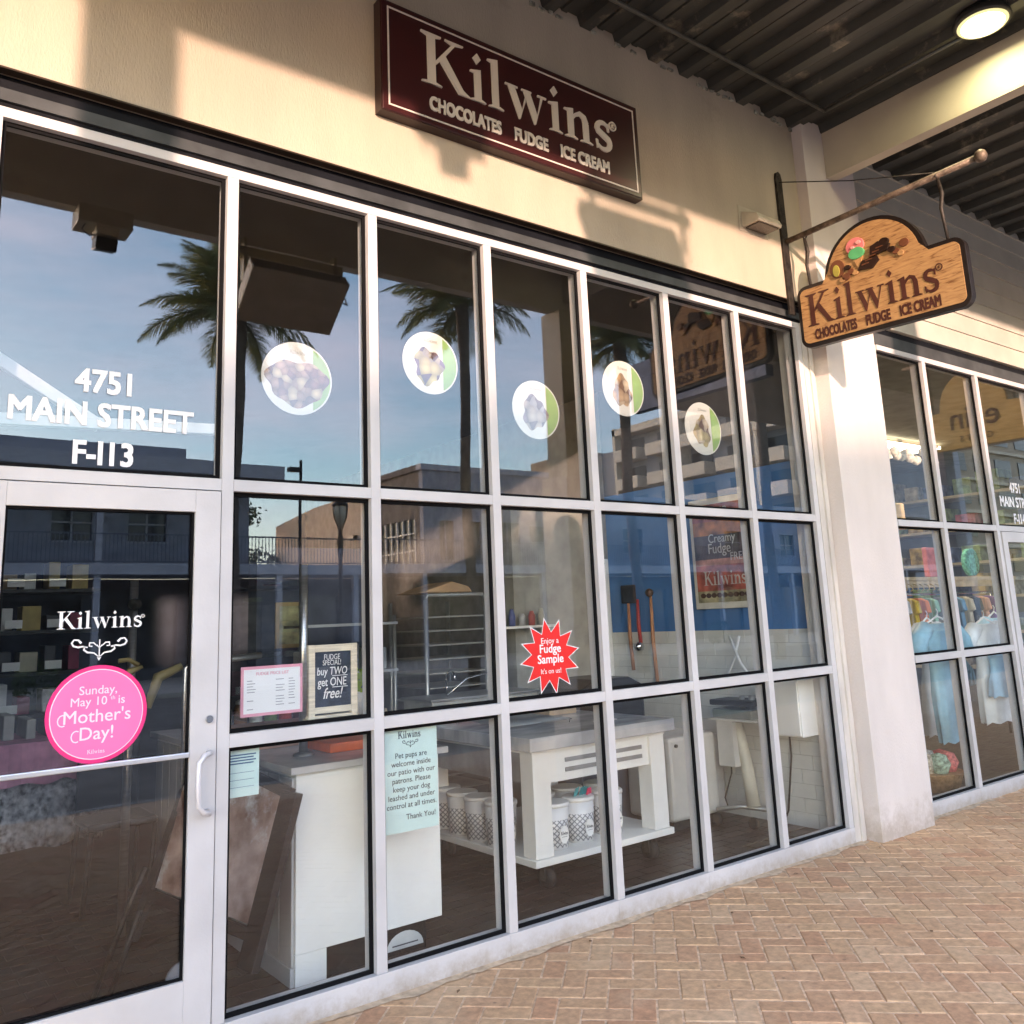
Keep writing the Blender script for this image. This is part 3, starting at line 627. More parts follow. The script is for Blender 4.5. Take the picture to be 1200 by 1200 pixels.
def disc(name, r, y, m, par, c=(cxm, czm), t=.0006): return MB().prism(arc(0, 0, r, r, 0, 354, 47), (c[0], y, c[1]), X3, Z3, -Y3, t).build(name, m, par)
disc('disc', rm, dy, PKD, md); disc('ring', rm-.014, dy-.0008, PW_, md); disc('face', rm-.0175, dy-.0016, PK, md)
tx = MB()
for s, z, h, sx in (('Sunday,', .072, .044, 1), ('May 10   is', .032, .044, 1), ("Mother's", -.028, .066, 1.0), ('Day!', -.09, .066, 1.0)):
    text_into(tx, s, (cxm, dy-.0024, czm+z), X3, Z3, -Y3, h, t=.0006, sx=sx, bold=.006)
text_into(tx, 'th', (cxm+.052, dy-.0024, czm+.048), X3, Z3, -Y3, .02, t=.0006)
for sx_ in (-.118, -.07): tx.prism(stroke([(p[0], p[1]) for p in arc(0, 0, .016, .02, 60, 300, 8)], .004), (cxm+sx_, dy-.0024, czm+(-.015 if sx_ < -.1 else -.075)), X3, Z3, -Y3, .0006)
wordmark(tx, (cxm-.03, dy-.0024, czm-.14), X3, Z3, -Y3, .06, .014, .0006, False)
tx.build('lettering', PW_, md)
# five round product posters behind the upper panes
def sweets_mat(name, cols, sc):
    m = bpy.data.materials.new(name); m.use_nodes = True; n = m.node_tree.nodes; l = m.node_tree.links; b = n['Principled BSDF']; b.inputs['Roughness'].default_value = .5
    t = n.new('ShaderNodeTexCoord'); v = n.new('ShaderNodeTexVoronoi'); v.inputs['Scale'].default_value = sc; l.new(t.outputs['Object'], v.inputs['Vector'])
    sp_ = n.new('ShaderNodeSeparateColor'); l.new(v.outputs['Color'], sp_.inputs[0])
    r = n.new('ShaderNodeValToRGB'); r.color_ramp.interpolation = 'CONSTANT'; r.color_ramp.elements[0].color = (*cols[0], 1); r.color_ramp.elements[1].position = .98; r.color_ramp.elements[1].color = (*cols[-1], 1)
    for i, c in enumerate(cols[1:], 1): e = r.color_ramp.elements.new(i/len(cols)); e.color = (*c, 1)
    l.new(sp_.outputs[0], r.inputs[0]); g = n.new('ShaderNodeMixRGB'); g.blend_type = 'MULTIPLY'; g.inputs['Fac'].default_value = .8
    r2 = n.new('ShaderNodeValToRGB'); r2.color_ramp.elements[0].color = (1.15, 1.15, 1.15, 1); r2.color_ramp.elements[1].color = (.25, .22, .22, 1); r2.color_ramp.elements[1].position = .75
    l.new(v.outputs['Distance'], r2.inputs[0]); l.new(r.outputs[0], g.inputs['Color1']); l.new(r2.outputs[0], g.inputs['Color2']); l.new(g.outputs[0], b.inputs['Base Color']); return m
SWM = [sweets_mat('nut cluster print', [(.20, .10, .09), (.32, .20, .14), (.52, .42, .26), (.15, .08, .08), (.42, .28, .2)], 26), sweets_mat('violet toffee print', [(.22, .13, .22), (.55, .47, .2), (.16, .08, .1), (.5, .42, .3)], 17),
       sweets_mat('pale sweets print', [(.30, .22, .25), (.5, .42, .36), (.20, .13, .14), (.55, .5, .48)], 18), sweets_mat('cone print', [(.55, .36, .18), (.45, .32, .2), (.6, .5, .36), (.25, .14, .08)], 20), sweets_mat('cone print', [(.5, .38, .18), (.42, .36, .18), (.56, .5, .4), (.2, .12, .1)], 19)]
rng = random.Random(3)
GR = mat('fresh green print', (.22, .36, .10), .5, 0, .1); PB = mat('brown sweets print', (.20, .10, .11), .5, 0, .3, 30); PC = mat('caramel print', (.42, .33, .18), .5, 0, .2, 25); PWH = mat('white poster', (.56, .56, .53), .5, 0, .02)
for cx, cz, r, ds in ((.307, 2.678, .172, 'of brown clusters, leftmost behind the glass'), (1.03, 2.855, .165, 'of purple yellow sweets, second from left'), (1.712, 2.683, .166, 'of pale sweets, middle one of five'),
                  (2.40, 2.891, .172, 'of a tan cone, second from right'), (3.10, 2.709, .174, 'of a tan cone, rightmost')):
    pd = thing('round_poster', 'round white and green picture '+ds, 'poster', (cx, .055, cz-r), 'round posters hung behind the upper panes')
    disc('disc', r, .058, PWH, pd, (cx, cz), .003)
    seg = arc(0, 0, r-.008, r-.008, -62, 62, 16); MB().prism(seg, (cx, .0545, cz), X3, Z3, -Y3, .0008).build('green_band', GR, pd)
    ii = int(round((cx-.3)/.7)); big = ii == 0; o_ = []
    for q in range(44):
        a = q*2*PI/44; rr0 = r*((.80 if big else .60)+.07*math.sin(3*a+ii)+.045*math.sin(7*a+ii)); u, v = rr0*math.cos(a)*(1.08 if big else .72 if ii > 2 else .85), rr0*math.sin(a)*(.78 if big else .95)-r*.12
        k_ = math.hypot(u, v)/(r*.93); o_.append((u/max(1, k_), v/max(1, k_)))
    MB().prism(o_, (cx-(0 if big else r*.08), .0537, cz), X3, Z3, -Y3, .0006).build('sweets_print', SWM[min(4, ii)], pd)
    tq = MB(); wordmark(tq, (cx-.04, .0535, cz+r*.66), X3, Z3, -Y3, .08, .02, .0005, False); tq.build('lettering', mat('faint grey print', (.45, .45, .42)), pd)
# red star burst
st = thing('star_sticker', 'red twelve point star sticker with white lettering on the glass', 'sticker', (1.71, FY, 1.17))
cx, cz = 1.712, 1.352
def star(r0, r1, n=12, a0=9): return [((r0 if i % 2 == 0 else r1)*math.cos(math.radians(a0+i*180/n)), (r0 if i % 2 == 0 else r1)*math.sin(math.radians(a0+i*180/n))*.98) for i in range(2*n)]
MB().prism(star(.206, .128), (cx, FY, cz), X3, Z3, -Y3, .0006).build('white_edge', WHT, st)
MB().prism(star(.193, .123), (cx, FY-.0008, cz), X3, Z3, -Y3, .0006).build('red_face', mat('red vinyl', (.72, .02, .018), .5, 0, .03), st)
for s, z, h, bo in (('Enjoy a', .065, .042, .0), ('Fudge', .018, .062, .025), ('Sample', -.035, .062, .025), ("It's on us!", -.088, .036, .0)): text_into(MB(), s, (cx, FY-.0016, cz+z), X3, Z3, -Y3, h, t=.0006, bold=bo).build('lettering_row', WHT, st)
# printed price sheet with pink border
def sheet(name, label, x0, x1, z0, z1, y, base, border=None, cat='notice'):
    t = thing(name, label, cat, ((x0+x1)/2, y, z0))
    BX('paper', base if not border else border, t, x0, y, z0, x1, y+.002, z1)
    if border: BX('paper_face', base, t, x0+.012, y-.0008, z0+.012, x1-.012, y-.0002, z1-.012)
    return t
PAPER = mat('white paper', (.76, .78, .80), .7, 0, .02); TEAL = mat('pale teal paper', (.56, .74, .72), .7, 0, .03); INK = mat('dark ink', (.05, .06, .08), .7); PINKB = mat('pink paper border', (.75, .35, .45), .7)
ps = sheet('price_list', 'white printed price list with thin pink border in the window left of the chalkboard', .064, .336, 1.20, 1.402, .056, PAPER, PINKB)
tx = MB(); text_into(tx, 'FUDGE PRICE LIST', (.2, .0545, 1.365), X3, Z3, -Y3, .018, t=.0004, bold=.01); tx.build('heading', PINKB, ps)
tx = MB()
for i in range(11):
    z = 1.342-i*.0115
    for (a, ww) in ((.09, rng.uniform(.02, .05)), (.215, .04), (.272, .03)):
        if rng.random() < .85: tx.box(a, .0545, z, a+ww*rng.uniform(.7, 1), .0549, z+.0032)
tx.build('print_lines', mat('soft grey ink', (.30, .32, .36)), ps, kind='stuff')
tn = sheet('paper_note', 'small pale teal note taped low in the window beside the door frame', .012, .146, .892, 1.075, .056, TEAL)
tx = MB()
for i in range(4): text_into(tx, ['Dogs welcome on patio', 'please ask a member', 'of staff for a treat', 'before your visit'][i][:20], (.078, .0545, 1.052-i*.011), X3, Z3, -Y3, .0125, t=.0004) if False else tx.box(.025, .0545, 1.052-i*.011, .132-.01*(i % 2), .0549, 1.057-i*.011)
for i in range(3): tx.box(.02, .0545, .985-i*.028, .125, .0547, .9865-i*.028)
tx.build('print_lines', mat('blue ink', (.05, .12, .25)), tn, kind='stuff')
pn_ = sheet('paper_note', 'tall pale teal pet notice with black lettering inside the low pane', .727, 1.009, .631, 1.088, .056, TEAL)
tx = MB(); wordmark(tx, (.80, .0545, 1.035), X3, Z3, -Y3, .12, .032, .0005, False); scroll(tx, (.865, .0545, 1.012), .035, X3, Z3, -Y3, .0005)
for i, s in enumerate(['Pet pups are', 'welcome inside', 'our patio with our', 'patrons. Please', 'keep your dog', 'leashed and under', 'control at all times.']):
    text_into(MB(), s, (.868, .0545, .950-i*.036), X3, Z3, -Y3, .0335, t=.0005).build('lettering_row', INK, pn_)
text_into(MB(), 'Thank You!', (.915, .0545, .682), X3, Z3, -Y3, .0335, t=.0005).build('lettering_row', INK, pn_)
tx.build('lettering', INK, pn_)
# chalkboard
cb = thing('chalkboard', 'small chalkboard sign in a pale wood frame standing on the window rail', 'chalkboard', (.5, .12, 1.147))
F0, F1 = .385, .622
fr = MB(); fr.box(F0, .10, 1.147, F0+.03, .125, 1.475); fr.box(F1-.03, .10, 1.147, F1, .125, 1.475); fr.box(F0+.03, .101, 1.443, F1-.03, .124, 1.474); fr.box(F0+.03, .101, 1.178, F1-.03, .124, 1.205)
fr.box(F0-.004, .095, 1.158, F1-.01, .13, 1.170); fr.build('frame', WOODL, cb, .002)
BX('slate', mat('slate blue chalk face', (.035, .045, .07), .8, 0, .2, 20), cb, F0+.03, .108, 1.205, F1-.03, .118, 1.443)
CH = mat('white chalk', (.8, .8, .8), .9, 0, .1, 40)
for s, z, h, bo, sh in (('FUDGE', 1.408, .034, 0, 0), ('SPECIAL!', 1.384, .032, 0, 0), ('buy TWO', 1.342, .048, .01, .1), ('get ONE', 1.294, .052, .01, .05), ('free!', 1.240, .066, .012, .25)):
    text_into(MB(), s, ((F0+F1)/2-.004, .1075, z), X3, Z3+sh*X3, -Y3, h, t=.0008, bold=bo, sx=.74).build('chalk_lettering', CH, cb)
for z_ in (1.335, 1.286): BX('chalk_underline', CH, cb, .50, .1065, z_, .575, .1073, z_+.003)
for x_ in (F0+.02, F1-.03): BX('back_leg', WOODL, cb, x_, .126, 1.147, x_+.01, .21, 1.155)

# ================================================================== SHOP INTERIOR
fl_ = MB().box(-8, .12, -.28, 4.33, 9, .02).build('shop_floor', mat('dark brown floor', (.035, .026, .024), .35, 0, .25, 4, .05, 30)); fl_['kind'] = 'structure'
mb = MB()
for i in range(-14, 22):
    for j in range(0, 24):
        if i*.2 > 4.0: continue
        mb.box(i*.2+.004+(.1 if j % 2 else 0), .13+j*.1+.003, .0185, i*.2+.196+(.1 if j % 2 else 0), .13+(j+1)*.1-.003, .0225)
mb.build('floor_tile', mat('brown floor tile', (.055, .035, .030), .3, 0, .3, 3), fl_, kind='stuff')
ce = MB().box(-8, .13, 3.62, 4.33, 9, 3.75).build('shop_ceiling', DARK); ce['kind'] = 'structure'
bw_ = MB().box(-8, 8.9, 0, 4.33, 9.1, 3.62).build('shop_wall', NAVY); tag(bw_, 'dark slate blue back wall deep inside the shop', 'wall')
lw2 = MB().box(-8.1, .26, 0, -7.9, 8.9, 3.62).build('shop_wall', NAVY); tag(lw2, 'dark left wall inside the shop behind the door', 'wall')
sw = thing('shop_wall', 'side wall inside the shop, blue above and white tiled below', 'wall', (4.3, 1.2, 0))
BX('blue_wall', BLUE, sw, 4.30, .125, 1.392, 4.325, 2.30, 2.62); BX('upper_wall', mat('darkened upper wall', (.035, .04, .05), .8), sw, 4.3005, .125, 2.621, 4.325, 2.30, 3.62); BX('grout_wall', GROUT, sw, 4.30, .125, .02, 4.325, 2.30, 1.391)  # upper part coloured dark so reflected buildings and sky show clearly
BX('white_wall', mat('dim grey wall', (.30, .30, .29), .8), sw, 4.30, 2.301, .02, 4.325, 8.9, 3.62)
BX('door_trim', WHITEP, sw, 4.22, 2.301, .02, 4.299, 2.42, 2.05, bevel=.004)
tm = None
for r_ in range(14):
    y = .13-(.1 if r_ % 2 else 0)
    while y < 2.29:
        a, b_ = max(y, .127)+.002, min(y+.2, 2.298)-.002
        if b_-a > .01:
            full = abs((b_-a)-.196) < .001
            if full and tm:
                o = tm.copy(); COL.objects.link(o); o.parent = sw; o.location = tm.location+Vector((0, a-tm['a0'], r_*.098-tm['r0']))
            else:
                o = BX('tile', TILEW, sw, 4.292, a, .022+r_*.098, 4.2995, b_, .022+r_*.098+.0945)
                if full and not tm: tm = o; tm['a0'] = a; tm['r0'] = r_*.098
        y += .2
# serving counter
CT_ = thing('serving_counter', 'white panelled serving counter with pale stone top close to the window', 'counter', (.8, .9, 0))
BX('cabinet', mat('white laminate', (.84, .86, .84), .4, 0, .02), CT_, .423, .32, .15, 1.18, 2.50, .905, bevel=.002)
BX('end_panel', mat('white laminate'  , (.7, .7, .7)), CT_, .423, .321, .02, .57, 2.499, .149)
BX('kick_plate', BLACK, CT_, .571, .345, .02, 1.10, 1.85, .149)
MB().prism(arc(0, 0, .10, .075, 0, 180, 12), (.985, .344, .045), X3, Z3, -Y3, .001).build('round_label', mat('pale label', (.6, .62, .6)), CT_)
tb = MB(); tb.box(.985-.07, .3425, .060, .985+.07, .343, .066); tb.build('label_print', INK, CT_)
for k in range(15):
    BX('side_plank', mat('grey side plank', (.46, .47, .47), .5, 0, .06), CT_, .409, .335+k*.142, .10, .4225, .335+k*.142+.132, .885, bevel=.003)
BX('base_moulding', mat('grey side plank', (.46,)*3), CT_, .403, .33, .02, .4222, 2.46, .098, bevel=.003)
BX('counter_top', mat('pale grey stone', (.58, .58, .58), .25, 0, .06, 8), CT_, .385, .285, .906, 1.22, 2.53, .938, bevel=.004)
for x, y in ((.59, .62), (.59, 1.75)):
    po_ = thing('guard_post', 'stainless post rising from the counter top '+('nearest the window' if y < 1 else 'farther inside'), 'post', (x, y, .938))
    MB().lathe((x, y, .938), [(.05, 0), (.05, .008), (.026, .02)], 20).cyl((x, y, .95), (x, y, 1.87), .021, n=16).build('tube', STEEL, po_)
gg = thing('glass_guard', 'clear sneeze guard glass fixed between the counter posts', 'glass guard', (.59, 1.2, 1.2)); BX('pane', CGLASS, gg, .587, .66, 1.05, .593, 1.72, 1.80)
for x, y, zt, lb in ((.30, 1.0, 1.80, 'grey steel post with round knob behind the price list'), (.02, 1.6, 1.85, 'slim steel post seen through the door glass')):
    q = thing('guard_post', lb, 'post', (x, y, 0)); MB().cyl((x, y, .02), (x, y, zt), .022, n=14).build('tube', STEEL, q); MB().lathe((x, y-.03, zt-.13), [(.0, -.03), (.03, -.02), (.035, .02), (.0, .03)], 12, 'y').build('knob', BLACK, q)
q = tag(MB().tube([(.13, 1.0, .5), (.13, 1.0, 1.38), (.16, 1.0, 1.40), (.52, 1.0, 1.42)], .016, 8).build('guard_rail', STEEL), 'bent steel guard rail behind the price list', 'rail')
q = tag(BX('serving_tray', mat('orange plastic', (.80, .15, .02), .4), None, .70, .55, .939, .98, .85, .985, bevel=.008), 'orange plastic tray on the counter top behind the window', 'tray')
q = tag(BX('cardboard_box', mat('pinkish brown card', (.38, .22, .16), .8), None, .50, 1.0, .939, 1.1, 1.5, 1.03, bevel=.004), 'flat brown cardboard box on the counter behind the orange tray', 'box')
pb = thing('plant', 'small lime green plant in a white pot right of the chalkboard', 'plant', (.66, .16, 1.146))
mb = MB(); rng = random.Random(5)
for i in range(46):
    a = rng.uniform(0, 2*PI); r = rng.uniform(0, .035); p = Vector((.665+r*math.cos(a), .20+r*math.sin(a), 1.25+rng.uniform(0, .10))); d = Vector((rng.uniform(-1, 1), rng.uniform(-1, 1), rng.uniform(-.2, 1)))*.02; s = d.cross(Vector((.3, .5, .2))).normalized()*.009
    mb.quad(p-s, p+d*.6-s*1.4, p+d*1.5, p+d*.6+s*1.4)
mb.build('leaves', mat('lime leaf', (.34, .52, .03), .5, 0, .2), pb); MB().lathe((.665, .20, 1.15), [(.026, 0), (.034, .07), (.032, .10)], 14).build('pot', WHITEP, pb)

# marble work table on castors
TB = thing('work_table', 'white work table with thick marble top, slatted apron and black castors', 'table', (2.5, 1.2, 0))
tx0, tx1, ty0, ty1 = 1.98, 3.07, .58, 1.80
BX('marble_top', MARBLE, TB, tx0-.05, ty0-.05, .795, tx1+.06, ty1+.4, .872, bevel=.006)
for (a, b_) in ((tx0, ty0), (tx1-.13, ty0), (tx0, ty1-.12), (tx1-.13, ty1-.12)): BX('leg', WHITEP, TB, a, b_, .205, a+.13, b_+.12, .775, bevel=.004)
BX('apron', WHITEP, TB, tx0+.13, ty0+.02, .60, tx1-.13, ty0+.05, .775); BX('top_rail', WHITEP, TB, tx0-.005, ty0-.005, .7755, tx1+.005, ty1, .794)
BX('apron', mat('grey apron steel', (.35, .36, .36), .4, .5), TB, tx0+.02, ty0+.12, .60, tx0+.05, ty1-.12, .775)  # side apron in grey metal, front one white
for xx in (2.24, 2.62):
    for z in (.715, .66): BX('vent_slot', mat('grey slot', (.28, .28, .28), .6), TB, xx, ty0+.012, z-.012, xx+.26, ty0+.021, z+.012, bevel=.002)
BX('shelf', WHITEP, TB, tx0-.02, ty0-.02, .165, tx1+.02, ty1+.02, .204, bevel=.004)
for xx, yy in ((tx0+.14, ty0+.08), (tx1-.10, ty0+.08), (tx0+.14, ty1-.1), (tx1-.10, ty1-.1)):
    cst = MB().box(xx-.03, yy-.03, .14, xx+.03, yy+.03, .164).box(xx-.034, yy-.01, .06, xx-.026, yy+.03, .14).box(xx+.026, yy-.01, .06, xx+.034, yy+.03, .14).build('caster', mat('dark caster steel', (.08, .08, .08), .4, .5), TB)
    MB().lathe((xx, yy+.01, .072), [(.03, -.02), (.06, -.022), (.06, .022), (.03, .02)], 18, 'x').build('wheel', RUBBER, cst)
# grid rack on the marble
wr = MB()
for k in range(26): wr.cyl((2.10+k*.02, .95, .90), (2.10+k*.02, 1.55, .90), .0035, n=5)
for y in (.95, 1.25, 1.55): wr.cyl((2.09, y, .896), (2.61, y, .896), .005, n=6)
for x_ in (2.1, 2.6):
    for y in (.96, 1.54): wr.cyl((x_, y, .872), (x_, y, .897), .005, n=6)
tag(wr.build('cooling_rack', GREYST), 'wire cooling rack lying on the marble table top', 'rack')
bb = thing('storage_bin', 'black lidded bin behind the marble table in front of the tiles', 'bin', (3.3, 1.75, 0))
MB().box(3.15, 1.5, .5, 3.85, 2.0, .93).build('tub', BLACK, bb, .03); MB().prism([(0, 0), (.74, 0), (.68, .08), (.55, .14), (.2, .14), (.06, .08)], (3.13, 1.48, .932), X3, Z3, Y3, .5).build('lid', BLACK, bb, .02)
BX('cart', mat('grey cart', (.12, .13, .16), .5), bb, 3.15, 1.5, .03, 3.85, 2.0, .498)
for nm, b_, c_, lb in (('cardboard_box', (2.75, 1.35, .873, 3.0, 1.6, .93), (.42, .30, .18), 'small brown carton on the far right corner of the marble top'),
                       ('scraper', (2.68, .78, .873, 2.86, .83, .879), (.45, .45, .46), 'flat steel scraper lying on the marble top'), ('paper_stack', (2.15, 1.62, .873, 2.4, 1.78, .90), (.55, .22, .16), 'stack of reddish papers at the back of the marble top')):
    tag(MB().box(*b_).build(nm, mat(nm+' colour', c_, .6), None, .003), lb, nm.replace('_', ' '))
# patterned buckets on the shelf
BK = bpy.data.materials.new('white bucket with lattice print'); BK.use_nodes = True
n = BK.node_tree.nodes; l = BK.node_tree.links; bs = n['Principled BSDF']; bs.inputs['Roughness'].default_value = .4
tcx = n.new('ShaderNodeTexCoord'); sp = n.new('ShaderNodeSeparateXYZ'); l.new(tcx.outputs['Object'], sp.inputs[0])
an = n.new('ShaderNodeMath'); an.operation = 'ARCTAN2'; l.new(sp.outputs[1], an.inputs[0]); l.new(sp.outputs[0], an.inputs[1])
sc_ = n.new('ShaderNodeMath'); sc_.operation = 'MULTIPLY'; sc_.inputs[1].default_value = .085; l.new(an.outputs[0], sc_.inputs[0])
def tri(sign):
    a = n.new('ShaderNodeMath'); a.operation = 'ADD' if sign > 0 else 'SUBTRACT'; l.new(sc_.outputs[0], a.inputs[0]); l.new(sp.outputs[2], a.inputs[1])
    s = n.new('ShaderNodeMath'); s.operation = 'SINE'; m_ = n.new('ShaderNodeMath'); m_.operation = 'MULTIPLY'; m_.inputs[1].default_value = 2*PI/.062; l.new(a.outputs[0], m_.inputs[0]); l.new(m_.outputs[0], s.inputs[0])
    g_ = n.new('ShaderNodeMath'); g_.operation = 'ABSOLUTE'; l.new(s.outputs[0], g_.inputs[0]); return g_
t1, t2 = tri(1), tri(-1); mn_ = n.new('ShaderNodeMath'); mn_.operation = 'MINIMUM'; l.new(t1.outputs[0], mn_.inputs[0]); l.new(t2.outputs[0], mn_.inputs[1])
lt_ = n.new('ShaderNodeMath'); lt_.operation = 'LESS_THAN'; lt_.inputs[1].default_value = .42; l.new(mn_.outputs[0], lt_.inputs[0])
zl = n.new('ShaderNodeMath'); zl.operation = 'LESS_THAN'; zl.inputs[1].default_value = .165; l.new(sp.outputs[2], zl.inputs[0])
z0_ = n.new('ShaderNodeMath'); z0_.operation = 'GREATER_THAN'; z0_.inputs[1].default_value = .012; l.new(sp.outputs[2], z0_.inputs[0])
mu = n.new('ShaderNodeMath'); mu.operation = 'MULTIPLY'; l.new(zl.outputs[0], mu.inputs[0]); l.new(z0_.outputs[0], mu.inputs[1])
mu2 = n.new('ShaderNodeMath'); mu2.operation = 'MULTIPLY'; l.new(mu.outputs[0], mu2.inputs[0]); l.new(lt_.outputs[0], mu2.inputs[1])
mxx = n.new('ShaderNodeMixRGB'); mxx.inputs['Color1'].default_value = (.74, .75, .76, 1); mxx.inputs['Color2'].default_value = (.20, .22, .25, 1); l.new(mu2.outputs[0], mxx.inputs['Fac']); l.new(mxx.outputs[0], bs.inputs['Base Color'])
spots = [(2.24, .74, 'lettered bucket at the front of the table shelf, nearest its left leg'), (2.46, .76, 'bucket with teal and pink paper in it on the table shelf'), (2.72, .78, 'bucket behind the front right part of the table shelf'),
         (2.06, 1.02, 'bucket second from the leg along the left side of the table shelf'), (2.06, 1.24, 'bucket third from the leg along the left side of the table shelf'), (2.07, 1.46, 'bucket near the back on the left side of the table shelf'), (2.09, 1.69, 'bucket at the far back corner of the table shelf'),
         (2.36, 1.02, 'bucket in the second row of the table shelf behind the lettered one'), (2.62, 1.05, 'bucket in the second row of the table shelf near the middle'), (2.86, 1.0, 'bucket in the second row of the table shelf near the right leg')]
bk0 = None
for i, (x, y, lb) in enumerate(spots):
    if not bk0:
        bk0 = thing('bucket', 'white lattice patterned '+lb, 'bucket', (x, y, .205), 'patterned buckets on the table shelf')
        MB().lathe((x, y, .205), [(.088, 0), (.10, .235)], 24).build('pail', BK, bk0)
        MB().lathe((x, y, .205), [(.104, .2352), (.104, .252), (.098, .258)], 24).build('lid', WHITEP, bk0)
        ob = MB(); a = [(.034*math.cos(t*PI/10), .05*math.sin(t*PI/10)) for t in range(20)]
        for q in range(1): ob.prism(a, (x, y-.100, .205+.085), X3, Z3+.05*-Y3*0, -Y3, .004)
        ob.build('oval_label', WHITEP, bk0)
        tq = MB(); wordmark(tq, (x-.026, y-.1045, .205+.085), X3, Z3, -Y3, .052, .018, .0006, False); tq.box(x-.02, y-.105, .205+.072, x+.02, y-.1045, .205+.074); tq.build('lettering', INK, bk0)
    else: copy_tree(bk0, None, (x, y, .205), 'white lattice patterned '+lb)
pp = MB(); rng = random.Random(9)
for i in range(7):
    a = rng.uniform(-.05, .05); pp.quad((2.46+a, .74, .463), (2.46+a+.04, .76, .464), (2.46+a+.05, .75, .50+rng.random()*.02), (2.46+a+.01, .73, .51))
tag(pp.build('tissue_paper', mat('teal tissue', (.05, .45, .48), .7)), 'crumpled teal paper sticking out of a bucket', 'paper')
tag(MB().quad((2.50, .72, .463), (2.57, .75, .463), (2.56, .74, .50), (2.51, .71, .505)).quad((2.50, .71, .463), (2.51, .735, .463), (2.53, .74, .50), (2.52, .70, .49)).build('tissue_paper', mat('pink tissue', (.8, .08, .2), .7)), 'crumpled pink paper beside the teal paper in a bucket', 'paper')

# ice machine / white appliance by the side wall
ic = thing('ice_machine', 'white square appliance with rounded edges standing by the tiled side wall', 'appliance', (3.9, 1.25, 0))
APP = mat('off white appliance', (.58, .58, .55), .35, 0, .04)
BX('body', APP, ic, 3.55, 1.0, .08, 4.06, 1.45, .66, bevel=.03); BX('side_cover', mat('grey appliance side', (.42, .42, .41), .4), ic, 4.061, 1.03, .075, 4.17, 1.42, .63, bevel=.02)
MB().cyl((3.62, .985, .60), (3.62, 1.0, .60), .012).build('knob', BLACK, ic); BX('slot', BLACK, ic, 3.80, .992, .20, 3.81, 1.0, .34, bevel=.003); BX('foot', RUBBER, ic, 3.58, 1.03, .02, 4.03, 1.4, .079)
# bench scale / sealer on a stand
sl = thing('heat_sealer', 'grey machine with black top on a white stand by the tiled wall', 'machine', (4.1, .8, 0))
MB().tube([(4.09, .72, .15), (4.12, .78, .45), (4.10, .82, .74)], [.05, .045, .04], 12).build('stand', mat('cream stand', (.62, .60, .5), .4), sl)
BX('panel', APP, sl, 4.02, .80, .42, 4.10, .95, .745, bevel=.006); BX('tray', APP, sl, 3.98, .56, .748, 4.25, .98, .762, bevel=.004)
BX('casing', mat('grey green casing', (.16, .2, .19), .4), sl, 4.0, .60, .763, 4.24, .96, .83, bevel=.008); BX('jaw', BLACK, sl, 4.0, .58, .855, 4.22, .98, .895, bevel=.008)
MB().cyl((4.1, .66, .83), (4.1, .66, .93), .025).cyl((4.1, .75, .83), (4.1, .75, .92), .02).build('hinge', GREYST, sl)
MB().tube([(3.95, .95, .12), (4.05, .80, .15), (4.2, .62, .12)], .018, 8).build('base_bar', GREYST, sl)
for p in ((3.95, .95), (4.2, .62), (4.0, .66)): MB().lathe((p[0], p[1], .06), [(.02, -.015), (.04, -.013), (.04, .013), (.02, .015)], 14, 'x').build('wheel', RUBBER, sl)
tag(MB().tube([(4.28, 1.0, .62), (4.2, .98, .5), (4.15, .95, .35), (4.02, .92, .2), (4.0, .88, .14)], .006, 6).build('power_cord', BLACK), 'thin dark cord hanging from the wall outlet to the machine', 'cord')
tag(MB().tube([(4.285, .50, .70), (4.27, .49, .5), (4.26, .52, .3), (4.27, .56, .12), (4.25, .6, .03)], .007, 6).build('power_cord', BLACK), 'dark cord running down the tiles below the wall cabinet', 'cord')
wc = thing('wall_cabinet', 'small white cabinet hung on the tiled side wall near the window', 'cabinet', (4.2, .4, .67))
BX('box', WHITEP, wc, 4.03, .20, .67, 4.29, .50, 1.05, bevel=.006); BX('door', WHITEP, wc, 4.018, .21, .68, 4.0295, .49, 1.04, bevel=.003)
q = MB().tube([(4.2, .9, 1.35), (4.18, .8, 1.15), (4.15, .65, 1.0), (4.15, .45, 1.04), (4.17, .36, 1.10)], .012, 8).tube([(4.22, .82, 1.35), (4.2, .86, 1.2), (4.2, .95, 1.05), (4.2, 1.0, .95)], .01, 8)
tag(q.build('hose', mat('clear white hose', (.72, .74, .74), .2)), 'looped clear hose hanging in front of the tiles', 'hose')
# paddles
def paddle(y, z0, z1, label, blade=None, col=(.42, .19, .08), head=None):
    t = thing('fudge_paddle', label, 'paddle', (4.27, y, z0))
    MB().tube([(4.275, y-.0, z0), (4.268, y+.01, (z0+z1)/2), (4.275, y+.01, z1)], [.016, .017, .012], 8).build('handle', mat('handle %.2f' % y, col, .5, 0, .1), t)
    if blade: BX('blade', mat('black blade', (.03, .03, .035), .4, .3), t, 4.262, y-.09, z1, 4.282, y+.09, z1+.16, bevel=.012)
    if head: MB().lathe((4.262, y+.01, z1+.03), [(.0, -.03), (.03, -.02), (.038, 0), (.03, .02), (.0, .03)], 12, 'x').build('head', head, t)
    return t
paddle(2.04, 1.07, 1.64, 'wood handled paddle with square black blade hanging on the blue wall', True)
paddle(1.925, 1.24, 1.67, 'red handled scraper hanging between the two wooden handles', None, (.42, .04, .03)); q = MB().lathe((4.25, 1.935, 1.27), [(.0, -.04), (.04, -.03), (.05, .0), (.04, .03), (0, .04)], 12).build('ladle_head', CHROME); tag(q, 'shiny round ladle head hanging on the red handle', 'ladle')
